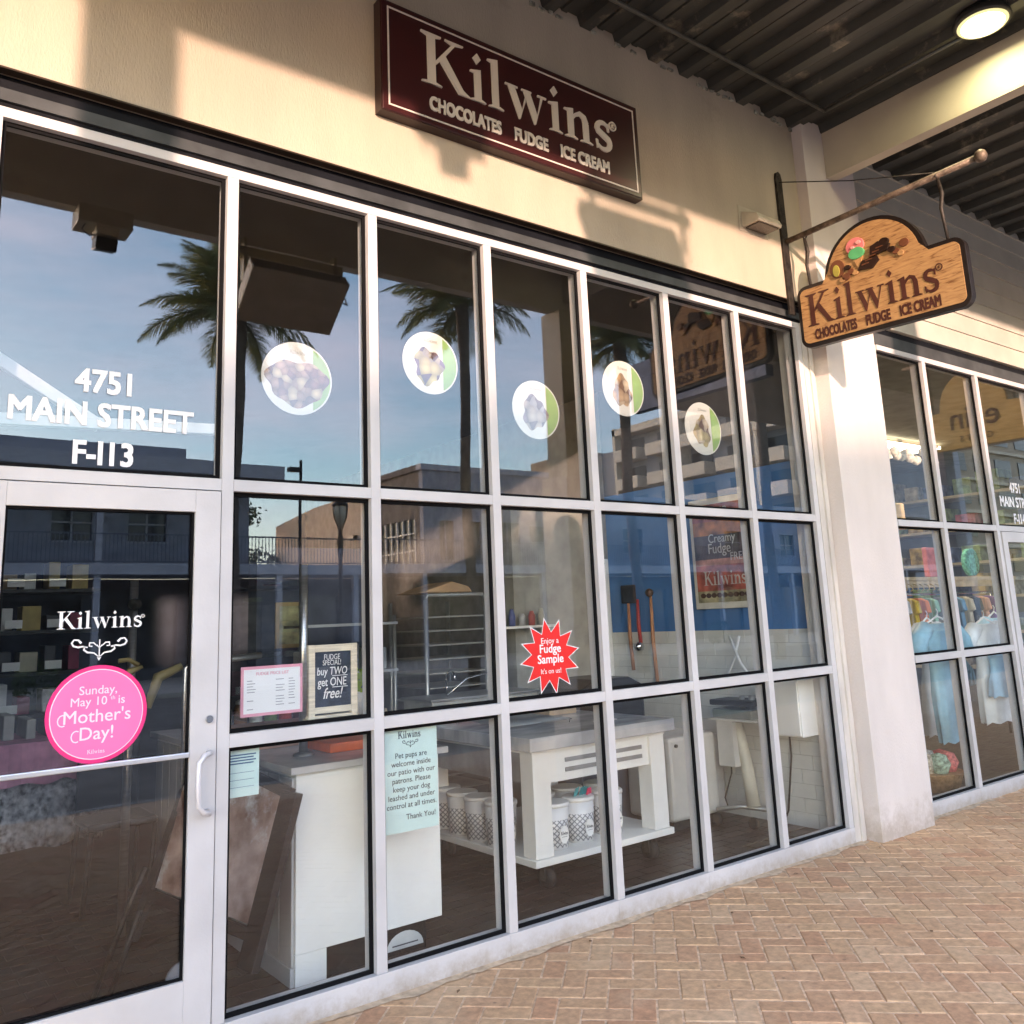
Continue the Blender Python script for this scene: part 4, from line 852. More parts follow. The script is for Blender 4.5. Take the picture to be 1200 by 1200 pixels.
paddle(1.765, .95, 1.69, 'long wooden paddle handle, right one of the three on the blue wall', None, (.46, .22, .10), mat('dark knob', (.10, .05, .03), .5))
# framed poster on blue wall
pf = thing('framed_poster', 'orange and brown framed poster with white lettering on the blue wall', 'poster', (4.28, .97, 1.57))
BX('frame', mat('white frame', (.70, .69, .62), .4), pf, 4.272, .62, 1.56, 4.299, 1.27, 2.44, bevel=.004)
PUo, PUv, PUn = Vector((0, -1, 0)), Z3, Vector((-1, 0, 0))
pz0, pz1, py0, py1 = 1.61, 2.39, .66, 1.235
bands = [((.42, .38, .22), 1.61, 1.70), ((.50, .13, .09), 1.70, 1.90), ((.60, .30, .22), 1.90, 1.95), ((.12, .09, .08), 1.95, 2.14), ((.55, .22, .06), 2.14, 2.25), ((.48, .15, .10), 2.25, 2.39)]
for i, (c_, a, b_) in enumerate(bands): BX('print_band', mat('poster band %d' % i, c_, .5, 0, .35, 9), pf, 4.268, py0, a, 4.2715, py1, b_)
tx = MB(); PO = lambda y, z: (4.2675, y, z)
for s, y, z, h in (('SAMPLE OUR', 1.02, 2.32, .06), ('HANDMADE', 1.0, 2.27, .045), ('Creamy', .95, 2.08, .10), ('Fudge', .98, 1.995, .115), ('FREE', .80, 1.93, .09)): text_into(MB(), s, PO(y, z), PUo, PUv, PUn, h, t=.001, sx=.85).build('lettering_row', mat('pale poster print', (.66, .62, .58)), pf)
tx = MB()
wordmark(tx, PO(1.16, 1.745), PUo, PUv, PUn, .42, .11, .001, False)
tx.build('lettering', mat('pale poster print', (.66, .62, .58)), pf)
mb = MB()
for i in range(9): mb.prism(arc(0, 0, .028, .02, 0, 330, 8), PO(1.18-i*.055, 1.665), PUo, PUv, PUn, .001)
mb.build('sweets_print', mat('dark sweets print', (.08, .035, .02)), pf, kind='stuff')
# sheet pan rack
rk = thing('pan_rack', 'tall aluminium sheet pan rack standing inside behind the sink', 'rack', (2.4, 2.6, 0))
for x_ in (2.34, 2.90):
    for y in (2.3, 2.85): MB().cyl((x_, y, .05), (x_, y, 1.72), .016, n=10).build('upright', GREYST, rk)
MB().tube([(2.34, 2.3, 1.72), (2.36, 2.3, 1.76), (2.88, 2.3, 1.76), (2.90, 2.3, 1.72)], .016, 8).build('top_bar', GREYST, rk)
for i in range(13):
    BX('pan', mat('dull aluminium pan', (.46, .46, .44), .35, .6), rk, 2.36, 2.29, .30+i*.107, 2.88, 2.85, .312+i*.107, bevel=.003)
tag(MB().prism([(0, 0), (.5, 0), (.46, .05), (.3, .09), (.12, .04)], (2.36, 2.4, 1.78), X3, Z3, Y3, .4).build('bread_pile', mat('tan paper pile', (.5, .34, .2), .8), None, .01), 'tan crumpled paper pile on top of the pan rack', 'paper')
# dark shelving left of rack + crates
mb_ = thing('storage_shelf', 'dark metal shelf with plastic tubs behind the window between counter and rack', 'shelf', (1.7, 2.6, 0))
for z in (.4, .8, 1.2, 1.55): BX('shelf_board', GREYST, mb_, 1.4, 2.4, z, 2.15, 2.8, z+.02)
for x_ in (1.4, 2.13): MB().cyl((x_, 2.42, .02), (x_, 2.42, 1.62), .014).build('post', GREYST, mb_)
rng = random.Random(11)
for z in (.42, .82, 1.22):
    for i in range(3):
        c_ = rng.choice([(.5, .5, .48), (.25, .28, .30), (.42, .35, .25), (.1, .1, .12)])
        q = MB().box(1.45+i*.23, 2.45, z, 1.62+i*.23, 2.75, z+rng.uniform(.10, .2)).build('storage_tub', mat('tub %d' % int(c_[0]*100), c_, .5), None, .01)
        tag(q, '%s tub on the %s shelf, %s' % ({50: 'pale', 25: 'slate', 42: 'tan', 10: 'black'}[int(c_[0]*100)], {.42: 'low', .82: 'middle', 1.22: 'upper'}[z], ('left end', 'centre', 'right end')[i]), 'tub', 'tubs on the dark metal shelf')
# sink
sn = thing('sink', 'stainless steel sink unit with arched tap in front of the pan rack', 'sink', (2.5, 1.95, 0))
BX('basin', mat('pale steel basin', (.55, .55, .50), .35, .5), sn, 2.10, 1.85, .80, 3.05, 2.25, 1.0, bevel=.01); BX('rim', GREYST, sn, 2.08, 1.83, 1.0, 3.07, 2.27, 1.015, bevel=.004)
for x_ in (2.14, 3.0): MB().cyl((x_, 1.9, .02), (x_, 1.9, .80), .02).build('leg', GREYST, sn)
MB().tube([(2.45, 2.2, 1.015), (2.45, 2.2, 1.12)]+[(2.45+.0*a, 2.14+.06*math.cos(a*PI/6), 1.12+.06*math.sin(a*PI/6)) for a in range(7)], .011, 8).build('tap', CHROME, sn)
MB().tube([(2.32, 2.0, 1.02), (2.5, 2.0, 1.13), (2.7, 2.0, 1.16), (2.75, 2.0, 1.02)], .007, 6).build('drying_wire', CHROME, sn)
# yellow apron string + tools on back right wall
bwl = tag(BX('partition_wall', mat('pale grey partition', (.36, .36, .33), .7), None, 3.30, 2.43, .02, 4.21, 2.55, 2.6), 'pale grey partition wall behind the work table', 'wall')
sh = thing('wall_shelf', 'narrow pale shelf holding utensils on the grey partition wall', 'shelf', (3.3, 2.3, 1.5)); BX('board', WHITEP, sh, 2.95, 2.28, 1.47, 3.65, 2.42, 1.49)
rng = random.Random(21)
for i in range(6):
    x_ = 3.0+i*.105; c_ = [(.05, .05, .05), (.5, .42, .1), (.1, .12, .3), (.45, .45, .45), (.4, .1, .08), (.5, .48, .4)][i]; nm = ['black', 'yellow', 'navy', 'steel grey', 'red', 'cream'][i]
    q = MB().lathe((x_, 2.35, 1.4905), [(.028, 0), (.03, .08), (.015, .10+.02*(i % 3))], 12).build('bottle', mat('bottle '+nm, c_, .4)); tag(q, nm+' bottle standing on the narrow wall shelf', 'bottle', 'bottles on the narrow wall shelf')
tag(MB().tube([(2.98, 2.27, 1.46), (3.0, 2.26, 1.3), (3.04, 2.26, 1.15), (3.08, 2.27, 1.0)], .012, 6).build('yellow_strap', mat('yellow strap', (.55, .5, .12), .6)), 'yellow strap hanging from the narrow wall shelf', 'strap')
# framed pictures at back
for i, (x_, z_, w_, h_, y_, c_, lb) in enumerate(((1.50, 1.40, .26, .36, 3.2, (.45, .42, .22), 'yellow picture in a gold frame behind the chalkboard'), (2.05, 1.52, .24, .36, 3.3, (.40, .38, .30), 'pale picture with dark spot right of the gold frame'), (-.78, 1.35, .5, .45, 4.2, (.22, .23, .26), 'grey framed picture seen through the door glass'))):
    t = thing('framed_picture', lb, 'picture', (x_, y_, z_)); fm = mat('gold frame', (.50, .34, .14), .4, .4) if i == 0 else mat('thin dark frame', (.05, .05, .05), .5)
    MB().box(x_, y_, z_, x_+w_, y_+.02, z_+h_).build('frame', fm, t, .004); BX('image', mat('picture %d' % i, c_, .6, 0, .4, 9), t, x_+.03, y_-.004, z_+.03, x_+w_-.03, y_-.0005, z_+h_-.03)
    if i == 1: MB().prism(arc(0, 0, .045, .05, 0, 330, 14), (x_+w_/2, y_-.005, z_+h_*.45), X3, Z3, -Y3, .001).build('dark_spot', BLACK, t)
bp_ = tag(MB().box(1.35, 3.22, .02, 2.35, 3.4, 2.2).build('partition_wall', mat('slate partition', (.075, .09, .14), .7), None), 'slate blue partition carrying the gold framed picture', 'wall')
# poster stands leaning at the counter's left
t = thing('poster_stand', 'black framed picture board leaning against the serving counter beside the door', 'sign stand', (.1, .5, 0))
FRM = mat('black sign frame', (.012, .012, .015), .4)
pA, pB, pC, pD = Vector((.205, .22, .30)), Vector((.36, .22, .84)), Vector((.20, .98, .98)), Vector((-.02, .98, .36))
nn = (pB-pA).cross(pD-pA).normalized()
def bar_(a, b_, w_, t_=.016):
    d_ = (b_-a); MB().obox((a+b_)/2, d_/2, d_.normalized().cross(nn)*w_, nn*t_).build('rail', FRM, t, .003)
bar_(pA-(pB-pA)*.22, pB+(pB-pA)*.02, .05, .02); bar_(pD-(pC-pD)*.3, pC, .026); bar_(pA, pD, .024); bar_(pB, pC, .024)
m0 = (pA+pB+pC+pD)/4
MB().obox(m0, (pB-pA)/2*.97, (pD-pA)/2*.97, nn*.004).build('poster', mat('sweets poster', (.55, .44, .42), .4, 0, .3, 5, vcol=(.09, .035, .025), dirt=((.62, .68, .74), 3.2, .54)), t)
for i, (x_, y_, lb) in enumerate(((-.065, .30, 'round grey base disc of a sign stand behind the door glass'),)):
    tag(MB().lathe((x_, y_, .185), [(.02, -.012), (.07, -.01), (.07, .01), (.02, .012)], 22, 'y').build('stand_wheel', mat('grey disc', (.30, .29, .31), .5)), lb, 'disc')
tag(MB().tube([(-.30, .75, .04), (-.18, .7, .40), (-.12, .68, .55)], .012, 6).tube([(-.22, .78, .04), (-.12, .75, .36)], .012, 6).build('easel_leg', BLACK), 'thin dark easel legs behind the door glass', 'easel')
# skirted table with pink cloth inside door
tt = thing('display_table', 'table with black and white patterned skirt seen through the door', 'table', (-.25, 3.0, 0))
DM = mat('black white damask', (.80, .80, .80), .8, 0, .0, 26, vcol=(.02, .02, .025))
def skirt(x0, x1, y0, y1, z0, z1, amp, name, m, par, k=36):
    mb = MB(); P = []
    per = [(x0+(x1-x0)*i/k, y0) for i in range(k+1)]+[(x1, y0+(y1-y0)*i/k) for i in range(1, k+1)]
    for i, (x, y) in enumerate(per):
        o = amp*math.sin(i*1.25)+amp*.5*math.sin(i*.5); P.append((x, y) if i % 1 else (x, y))
        nx, ny = (0, -1) if i <= k else (1, 0); P[-1] = (x+nx*(o+amp), y+ny*(o+amp))
    for i in range(len(P)-1):
        (xa, ya), (xb, yb) = P[i], P[i+1]; mb.quad((xa, ya, z0+.012*math.sin(i)), (xb, yb, z0+.012*math.sin(i+1)), (per[i+1][0], per[i+1][1], z1), (per[i][0], per[i][1], z1)); mb.sm[-1] = True
    return mb.build(name, m, par)
skirt(-1.3, .12, 2.7, 3.5, .32, .92, .03, 'skirt', DM, tt); BX('table_top', BLACK, tt, -1.3, 2.7, .905, .12, 3.5, .92)
for x_ in (-1.2, .02): MB().cyl((x_, 2.8, .02), (x_, 2.8, .9), .015).build('leg', BLACK, tt)
pc = thing('pink_cloth', 'dusty pink cloth draped over the patterned table', 'cloth', (-.5, 2.9, .93)); BX('cloth_top', mat('dusty pink cloth', (.75, .30, .44), .85, 0, .15, 8), pc, -1.2, 2.66, .922, .0, 3.4, .935)
skirt(-1.2, .0, 2.62, 3.4, .70, .934, .022, 'cloth_drop', mat('dusty pink cloth', (.75, .30, .44)), pc)
rng = random.Random(31)
for i in range(9):
    x_ = -1.15+i*.125; c_ = rng.choice([(.45, .45, .46), (.12, .13, .15), (.45, .15, .2), (.16, .3, .15), (.5, .5, .45)]); h = rng.uniform(.08, .26)
    q = MB().box(x_, 2.85+rng.uniform(0, .3), .936, x_+rng.uniform(.05, .11), 3.25, .936+h*.6).build('gift_box', mat('gift %d' % i, c_, .5), None, .006); tag(q, ['pale grey', 'charcoal', 'rose', 'green', 'ivory', 'white', 'slate', 'berry', 'olive'][i]+' gift box on the pink cloth, position %s along the row' % ['leftmost', 'next to leftmost', 'third from left', 'fourth from left', 'middle', 'right of middle', 'third from right', 'next to rightmost', 'rightmost'][i], 'box', 'gift boxes on the pink cloth')
dsp = thing('display_shelf', 'dark tall display shelf with white price tags deep behind the door', 'shelf', (-.9, 5.2, 0))
for z in (.9, 1.25, 1.6, 1.95): BX('shelf_board', mat('black shelf', (.03, .03, .03), .5), dsp, -1.8, 5.0, z, .6, 5.5, z+.03)
for i in range(28): BX('price_tag', WHITEP, dsp, -1.75+(i % 7)*.32, 4.985, .95+(i//7)*.35, -1.62+(i % 7)*.32, 4.999, 1.02+(i//7)*.35)
rng = random.Random(91); PKN = ['cream', 'rose', 'charcoal', 'gold', 'sage', 'white', 'berry', 'tan']; PKC = [(.6, .55, .42), (.55, .2, .28), (.08, .08, .09), (.5, .38, .12), (.2, .3, .18), (.7, .7, .68), (.3, .05, .1), (.42, .3, .18)]
for j, z in enumerate((.931, 1.281, 1.631, 1.981)):
    for i in range(12):
        k = rng.randrange(8); x_ = -1.72+i*.19
        q = MB().box(x_, 5.1, z, x_+rng.uniform(.09, .15), 5.35, z+rng.uniform(.12, .26)).build('gift_box', mat('pack '+PKN[k], PKC[k], .5), None, .006)
        tag(q, PKN[k]+' packet on the '+['lowest', 'second lowest', 'second highest', 'highest'][j]+' dark shelf, '+['at the far left', 'second from left', 'third from left', 'fourth from left', 'fifth from left', 'left of the middle', 'right of the middle', 'fifth from right', 'fourth from right', 'third from right', 'second from right', 'at the far right'][i], 'packet', 'packets on the dark display shelf')
for i, (nm, c_) in enumerate((('amber', (.45, .22, .05)), ('clear', (.5, .52, .5)), ('brown', (.2, .1, .05)), ('white', (.7, .7, .68)), ('green', (.15, .3, .12)), ('red', (.5, .06, .05)))):
    q = thing('candy_jar', nm+' candy jar standing far back on the serving counter', 'jar', (.62+i*.10, 2.1, .94), 'candy jars on the serving counter')
    MB().lathe((.62+i*.10, 2.1, .9385), [(.038, 0), (.042, .02), (.042, .12), (.03, .15)], 16).build('glass_body', mat('jar '+nm, c_, .2), q); MB().lathe((.62+i*.10, 2.1, 1.089), [(.032, 0), (.032, .02), (.01, .03)], 14).build('lid', GREYST, q)
chn = thing('chair', 'dark metal chair behind the round pink sticker', 'chair', (.05, 2.2, 0))
for x_, y in ((-.05, 2.1), (.3, 2.1), (-.05, 2.45), (.3, 2.45)): MB().tube([(x_-.02, y-.02, .02), (x_+.02, y+.02, .46)], .014, 8).build('leg', BLACK, chn)
MB().box(-.06, 2.09, .46, .33, 2.47, .50).build('seat', BLACK, chn, .015); MB().box(-.05, 2.46, .52, .31, 2.485, .92).build('backrest', BLACK, chn, .02)
gb = thing('golden_ribbon', 'golden yellow ribbon bow on a dark stand behind the door glass', 'ribbon', (-.15, 1.6, 1.2))
mb = MB().tube([(-.14, 1.3, 1.18), (-.12, 1.3, 1.30), (-.06, 1.3, 1.37), (.0, 1.3, 1.39)], [.012, .016, .02, .008], 8).tube([(-.02, 1.3, 1.40), (-.07, 1.3, 1.43), (-.12, 1.3, 1.425)], .012, 6).tube([(.03, 1.3, 1.18), (.08, 1.3, 1.33), (.2, 1.3, 1.38)], [.02, .03, .02], 8)
mb.build('ribbon', mat('gold ribbon', (.28, .23, .10), .4), gb)
# white brace behind pane over the door
br = thing('steel_brace', 'white square steel brace bars behind the pane above the door', 'brace', (-.5, .4, 2.4))
MB().obox((-.42, .40, 2.46), (.52, 0, .022), (0, .02, 0), (0, 0, .024)).build('bar', mat('bright white steel', (.50, .50, .50), .4), br, .002)
MB().obox((-.70, .455, 2.62), (.26, 0, -.16), (0, .02, 0), (.012, 0, .022)).build('bar', mat('bright white steel', (.8,)*3), br, .002)

# ================================================================== CLOTHES SHOP INTERIOR
f2 = MB().box(5.0, .12, -.28, 14, 6, .02).build('clothes_shop_floor', mat('grey brown planks', (.10, .085, .075), .5, 0, .3, 4, stretch=(1, 8, 1))); f2['kind'] = 'structure'
c2 = MB().box(4.6, .13, 3.62, 14, 6, 3.75).build('clothes_shop_ceiling', mat('grey ceiling', (.25, .25, .22), .8)); c2['kind'] = 'structure'
tag(MB().box(4.34, .31, 0, 4.6, 6, 3.62).build('shop_wall', mat('cream inner wall', (.50, .45, .33), .8)), 'party wall between the two shops inside', 'wall')
tag(MB().box(12.6, .12, 0, 12.8, 5.8, 3.62).build('shop_wall', mat('pale blue grey inner wall', (.20, .23, .24), .8, 0, .15, 2)), 'far side wall of the clothes shop behind hanging clothes', 'wall')
rk2 = thing('wall_rack', 'white wall rack loaded with folded clothes on the far side wall', 'rack', (12.3, 2, 0))
rng = random.Random(71)
for j in range(6):
    BX('rack_board', mat('cream rack board', (.55, .48, .34), .6), rk2, 12.0, .5, .55+j*.5, 12.59, 5.5, .59+j*.5)
    for i in range(12):
        c_ = rng.choice([(.45, .12, .14), (.1, .3, .4), (.5, .46, .36), (.12, .12, .14), (.3, .42, .2), (.6, .58, .55), (.16, .22, .4), (.5, .36, .12)])
        BX('folded_clothes', mat('folded %d' % int(c_[0]*100+c_[2]*1000), c_, .8, 0, .3, 8), rk2, 12.05, .55+i*.41, .592+j*.5, 12.5, .55+i*.41+rng.uniform(.2, .34), .592+j*.5+rng.uniform(.12, .36), bevel=.01)
tag(MB().box(4.6, 5.8, 0, 14, 6, 3.62).build('shop_wall', mat('cream inner wall', (.5,)*3)), 'cream back wall of the clothes shop', 'wall')
lp = thing('ceiling_light', 'warm lit ceiling panel inside the clothes shop', 'ceiling light', (8.5, 2.5, 3.55)); BX('diffuser', mat('warm lit diffuser', (.8, .8, .7), emit=((1, .84, .58), 1.3)), lp, 7.0, 2.2, 3.56, 10.5, 3.0, 3.6)
def garment(name, label, cx, cy, zt, w0, w1, h, m, sleeves=True, cat='dress', waist=.35, group=None):
    t = thing(name, label, cat, (cx, cy, zt-h), group); mb = MB(); K, R = 22, 12
    for j in range(R+1):
        q = j/R; ww = w0+(w1-w0)*q
        if waist and q < .6: ww *= 1-.28*math.sin(PI*min(1, q/.6))*waist*1.6
        for i in range(K):
            a = 2*PI*i/K; amp = 1+.13*q*math.sin(i*3.1+j*.2)
            mb.v.append((cx+ww*math.cos(a)*amp, cy+ww*.32*math.sin(a)*amp, zt-h*q+.012*q*math.sin(i*2)))
    for j in range(R):
        for i in range(K):
            k2 = (i+1) % K; mb.f.append((j*K+i, j*K+k2, (j+1)*K+k2, (j+1)*K+i)); mb.sm.append(True)
    mb.f.append(tuple(range(K))); mb.sm.append(False); mb.build('body', m, t)
    if sleeves:
        for s in (1, -1): MB().tube([(cx+s*w0*.8, cy, zt-.03), (cx+s*(w0+.10), cy, zt-.14), (cx+s*(w0+.13), cy, zt-.26)], [.07, .075, .08], 10).build('sleeve', m, t)
    MB().tube([(cx-w0*.7, cy, zt+.005), (cx, cy, zt+.06), (cx+w0*.7, cy, zt+.005)], .008, 6).tube([(cx, cy, zt+.06), (cx+.02, cy, zt+.10), (cx, cy, zt+.12)], .004, 5).build('hanger', WHITEP, t)
    return t
garment('dress', 'long light blue dress hanging in the clothes shop window next to the pillar', 6.12, .26, 1.36, .26, .18, .95, mat('light blue satin', (.30, .56, .70), .4, 0, .15, 5))
garment('dress', 'white childs dress with blue trim right of the light blue dress', 7.05, .32, 1.32, .24, .24, .85, mat('white cotton', (.80, .85, .86), .7, 0, .1, 6), True)
garment('dress', 'pale blue childs skirt hanging over the white dress', 7.02, .22, 1.05, .16, .22, .35, mat('sky blue cotton', (.34, .60, .80), .7, 0, .1), False, 'skirt')
garment('dress', 'white nightgown hanging between the light blue dress and the childs dress', 6.62, .62, 1.34, .16, .24, .95, mat('white cotton', (.8,)*3))
garment('dress', 'pale aqua dress hanging at the right edge of the clothes shop window', 7.55, .45, 1.36, .2, .26, .8, mat('aqua cotton', (.45, .72, .78), .7, 0, .1, 6))
garment('dress', 'small striped blue dress hanging low behind the white childs dress', 7.3, .8, 1.0, .15, .22, .55, mat('striped blue cotton', (.30, .48, .72), .7, 0, .5, 6, stretch=(6, 6, .2)))
garment('dress', 'cream ruffled dress hanging behind the light blue dress near the pillar', 5.75, .7, 1.38, .16, .26, .8, mat('cream cotton', (.72, .66, .52), .7, 0, .1, 6))
bs_ = thing('wicker_basket', 'tan basket on the floor of the clothes shop window', 'basket', (6.1, .45, 0))
MB().lathe((6.05, .45, .03), [(.20, 0), (.25, .13), (.26, .14)], 22).build('bowl', mat('tan wicker', (.42, .26, .13), .7, 0, .2, 30, .4, 80), bs_)
rng = random.Random(41)
for i, (nm, c_) in enumerate((('coral', (.75, .14, .14)), ('white', (.72, .72, .70)), ('blue', (.12, .3, .42)), ('cream', (.62, .56, .44)), ('pale green', (.4, .55, .42)), ('coral pink', (.78, .22, .20)))):
    a = i*PI/3; q = MB().lathe((6.05+.13*math.cos(a), .42+.10*math.sin(a), .24), [(.0, -.09), (.06, -.07), (.09, 0), (.06, .07), (.0, .09)], 12).build('soft_toy', mat('plush '+nm, c_, .9, 0, .3, 40, .6, 60)); tag(q, nm+' plush toy heaped in the tan basket', 'toy', 'plush toys in the basket')
# rail of small clothes
rl = thing('clothes_rail', 'metal rail of small striped clothes behind the blue dress', 'clothes rail', (7.2, 1.4, 0))
MB().cyl((6.4, 1.4, 1.62), (9.6, 1.4, 1.62), .014).build('rail', CHROME, rl)
for x_ in (6.4, 9.6): MB().cyl((x_, 1.4, .02), (x_, 1.4, 1.62), .014).build('post', CHROME, rl)
rng = random.Random(51); names = ['plum', 'navy', 'lilac', 'rose', 'teal', 'white', 'yellow', 'orange', 'mint', 'grey', 'red', 'sky', 'cream', 'black', 'peach', 'violet']
cols = [(.12, .03, .09), (.03, .04, .14), (.35, .3, .5), (.5, .14, .2), (.05, .3, .3), (.65, .65, .65), (.7, .5, .04), (.7, .2, .04), (.3, .55, .42), (.25, .25, .26), (.5, .04, .05), (.2, .4, .6), (.6, .55, .42), (.02, .02, .02), (.7, .38, .26), (.2, .08, .3)]
for i in range(16):
    x_ = 6.5+i*.19; mb = MB(); mb.prism([(-.16, 0), (-.19, -.12), (-.13, -.14), (-.15, -.42), (.15, -.42), (.13, -.14), (.19, -.12), (.16, 0), (.05, .03), (-.05, .03)], (x_-.02, 1.36, 1.55), Vector((.45, .89, 0)), Z3, Vector((.89, -.45, 0)), .05)
    q = mb.build('small_top', mat('cloth '+names[i], cols[i], .8, 0, .2, 5, stretch=(5, 5, .3)), None, .01); tag(q, names[i]+' childs top hanging on the clothes rail', 'clothes', 'small tops on the clothes rail')
hgr = tag(MB().tube([(6.05, .95, 1.50), (6.25, .95, 1.62), (6.45, .95, 1.50)], .012, 6).build('clothes_hanger', WHITEP), 'white hanger above the light blue dress', 'hanger')
# shelf with letter ornaments
sf = thing('wall_shelf', 'cream shelf with hooks high behind the clothes rail', 'shelf', (8, 1.7, 1.8)); BX('board', mat('cream board', (.62, .50, .32), .6), sf, 6.2, 1.7, 1.78, 11, 1.95, 1.82); BX('board', mat('cream board', (.6,)*3), sf, 6.2, 1.72, 1.70, 11, 1.74, 1.779)
for i in range(24): MB().tube([(6.3+i*.12, 1.71, 1.74), (6.3+i*.12, 1.67, 1.72), (6.3+i*.12, 1.66, 1.68), (6.3+i*.12, 1.69, 1.66)], .008, 5).build('hook', mat('gold hook', (.65, .5, .25), .4), sf)
for i, (x_, nm, c_) in enumerate(((7.45, 'brown', (.24, .10, .08)), (8.2, 'lime green', (.35, .50, .12)), (9.1, 'coral pink', (.70, .22, .22)), (10.0, 'mint green', (.16, .52, .38)), (10.8, 'red', (.72, .06, .08)))):
    tag(MB().lathe((x_, 1.78, 2.0), [(.08, -.03), (.17, -.03), (.17, .03), (.08, .03)], 18, 'y').build('wreath', mat('wreath '+nm, c_, .8, 0, .3, 30), None) if i in (1, 3) else MB().box(x_-.17, 1.76, 1.825, x_+.17, 1.82, 2.17).build('gift_bag', mat('bag '+nm, c_, .7, 0, .15, 9), None, .01), nm+(' wreath' if i in (1, 3) else ' gift bag')+' standing on the cream shelf', 'wreath' if i in (1, 3) else 'bag')
gar = thing('garland', 'pale rail of white flower balls hung high in the clothes shop window', 'garland', (7.4, 1, 3.0)); MB().cyl((6.9, 1.0, 3.17), (8.0, 1.0, 3.17), .02).build('rod', mat('cream rod', (.7, .64, .45), .4), gar)
rng = random.Random(61)
for i in range(15): MB().lathe((6.95+i*.07, 1.0+rng.uniform(-.05, .05), 3.02+rng.uniform(-.06, .06)), [(.0, -.05), (.04, -.03), (.052, 0), (.04, .03), (.0, .05)], 8).build('flower', mat('white petals', (.75, .72, .6), .8, 0, .2, 40), gar)
for i in range(5):
    q = MB().box(6.2+i*.9, 3.2+.2*(i % 2), .02, 6.9+i*.9, 3.7, 1.2+.25*(i % 3)).build('display_cabinet', mat('cabinet %d' % (i % 3), [(.42, .38, .30), (.16, .18, .2), (.5, .5, .46)][i % 3], .6, 0, .3, 5), None, .01); tag(q, ['cream', 'slate', 'white', 'tall cream', 'low slate'][i]+' display cabinet at the back of the clothes shop', 'cabinet')
for i in range(3): tag(MB().box(5.6+i*1.6, 2.6, 2.5, 6.9+i*1.6, 2.75, 2.85).build('hanging_banner', mat('cream board', (.6,)*3), None, .01), ['left', 'middle', 'right'][i]+' cream panel hung under the clothes shop ceiling', 'panel')
ad2 = thing('address_lettering', None, None, (7.43, FY, 2.2))
for s, z in (('4751', 2.505), ('MAIN STREET', 2.37), ('F-I14', 2.215)): text_into(MB(), s, (7.43, FY, z), X3, Z3, -Y3, .130, bold=.05, t=.001, sx=.88).build('lettering_row', WHT, ad2)
tag(ad2, 'white vinyl street address lettering over the clothes shop door', 'window lettering')
# second hanging sign out of frame, seen in the glass of the clothes shop
h2 = thing('hanging_sign', 'gold domed shop sign hanging outside the clothes shop, mirrored in its window', 'sign', (8.6, -.1, 3.2))
def ol2(): 
    o = [(.15, 3.2), (1.35, 3.2), (1.35, 3.62), (1.12, 3.64)]+arc(.75, 3.64, .37, .42, 0, 180, 16)+[(.38, 3.64), (.15, 3.62)]
    r = []
    for p in o:
        if not r or abs(p[0]-r[-1][0])+abs(p[1]-r[-1][1]) > .005: r.append(p)
    return r
MB().prism(ol2(), (8.63, 0, 0), HU, HV, HN, .05).build('board', mat('gold sign board', (.50, .36, .14), .5, 0, .08), h2, .005)
tx = MB(); text_into(tx, 'erin', (8.578, -.75, 3.42), HU, HV, HN, .36, t=.003, bold=.01); text_into(tx, 'GIFTS', (8.578, -.75, 3.27), HU, HV, HN, .10, t=.003, space=1.6); tx.build('lettering', HM, h2)
MB().cyl((8.6, -.03, 4.25), (8.6, -1.5, 4.25), .02).build('pole', PIPE, h2)
for y in (-.3, -1.2): MB().cyl((8.6, y, 3.60), (8.6, y, 4.25), .01).build('hanger', IRON, h2)

# ================================================================== ACROSS THE STREET
BLW = mat('blue grey cladding', (.27, .29, .36), .7, 0, .08, 2, .05, 10); BLD = mat('blue grey trim', (.36, .38, .45), .6, 0, .05); DKW = mat('dark storefront glass', (.03, .035, .045), .15, 0, .2, 1)
TAUPE = mat('taupe cladding', (.15, .125, .115), .8, 0, .06, 1); PEACH = mat('peach stucco', (.60, .46, .34), .85, 0, .06, .6)
bl = thing('balcony_building', 'long two storey blue grey building with upper balcony across the street', 'building', (8, -28, 0))
def wallrow(x0, x1, y, z0, z1, holes, name, m, par, th=.3):
    """wall with rectangular holes (x0,x1,z0,z1)"""
    mb = MB(); x = x0
    for (a, b_, c_, d_) in sorted(holes):
        if a > x: mb.box(x, y-th, z0, a, y, z1)
        if c_ > z0: mb.box(a, y-th, z0, b_, y, c_)
        if d_ < z1: mb.box(a, y-th, d_, b_, y, z1)
        x = b_
    if x < x1: mb.box(x, y-th, z0, x1, y, z1)
    return mb.build(name, m, par)
def upper(x0, x1, step, seed):
    rr = random.Random(seed); H = []; x = x0+.8
    while x < x1-1.6:
        k = rr.random()
        if k < .4: H.append((x, x+1.0, 3.9, 6.0, 'door'))
        elif k < .85: H.append((x, x+1.3, 4.8, 6.1, 'window'))
        x += step
    return H
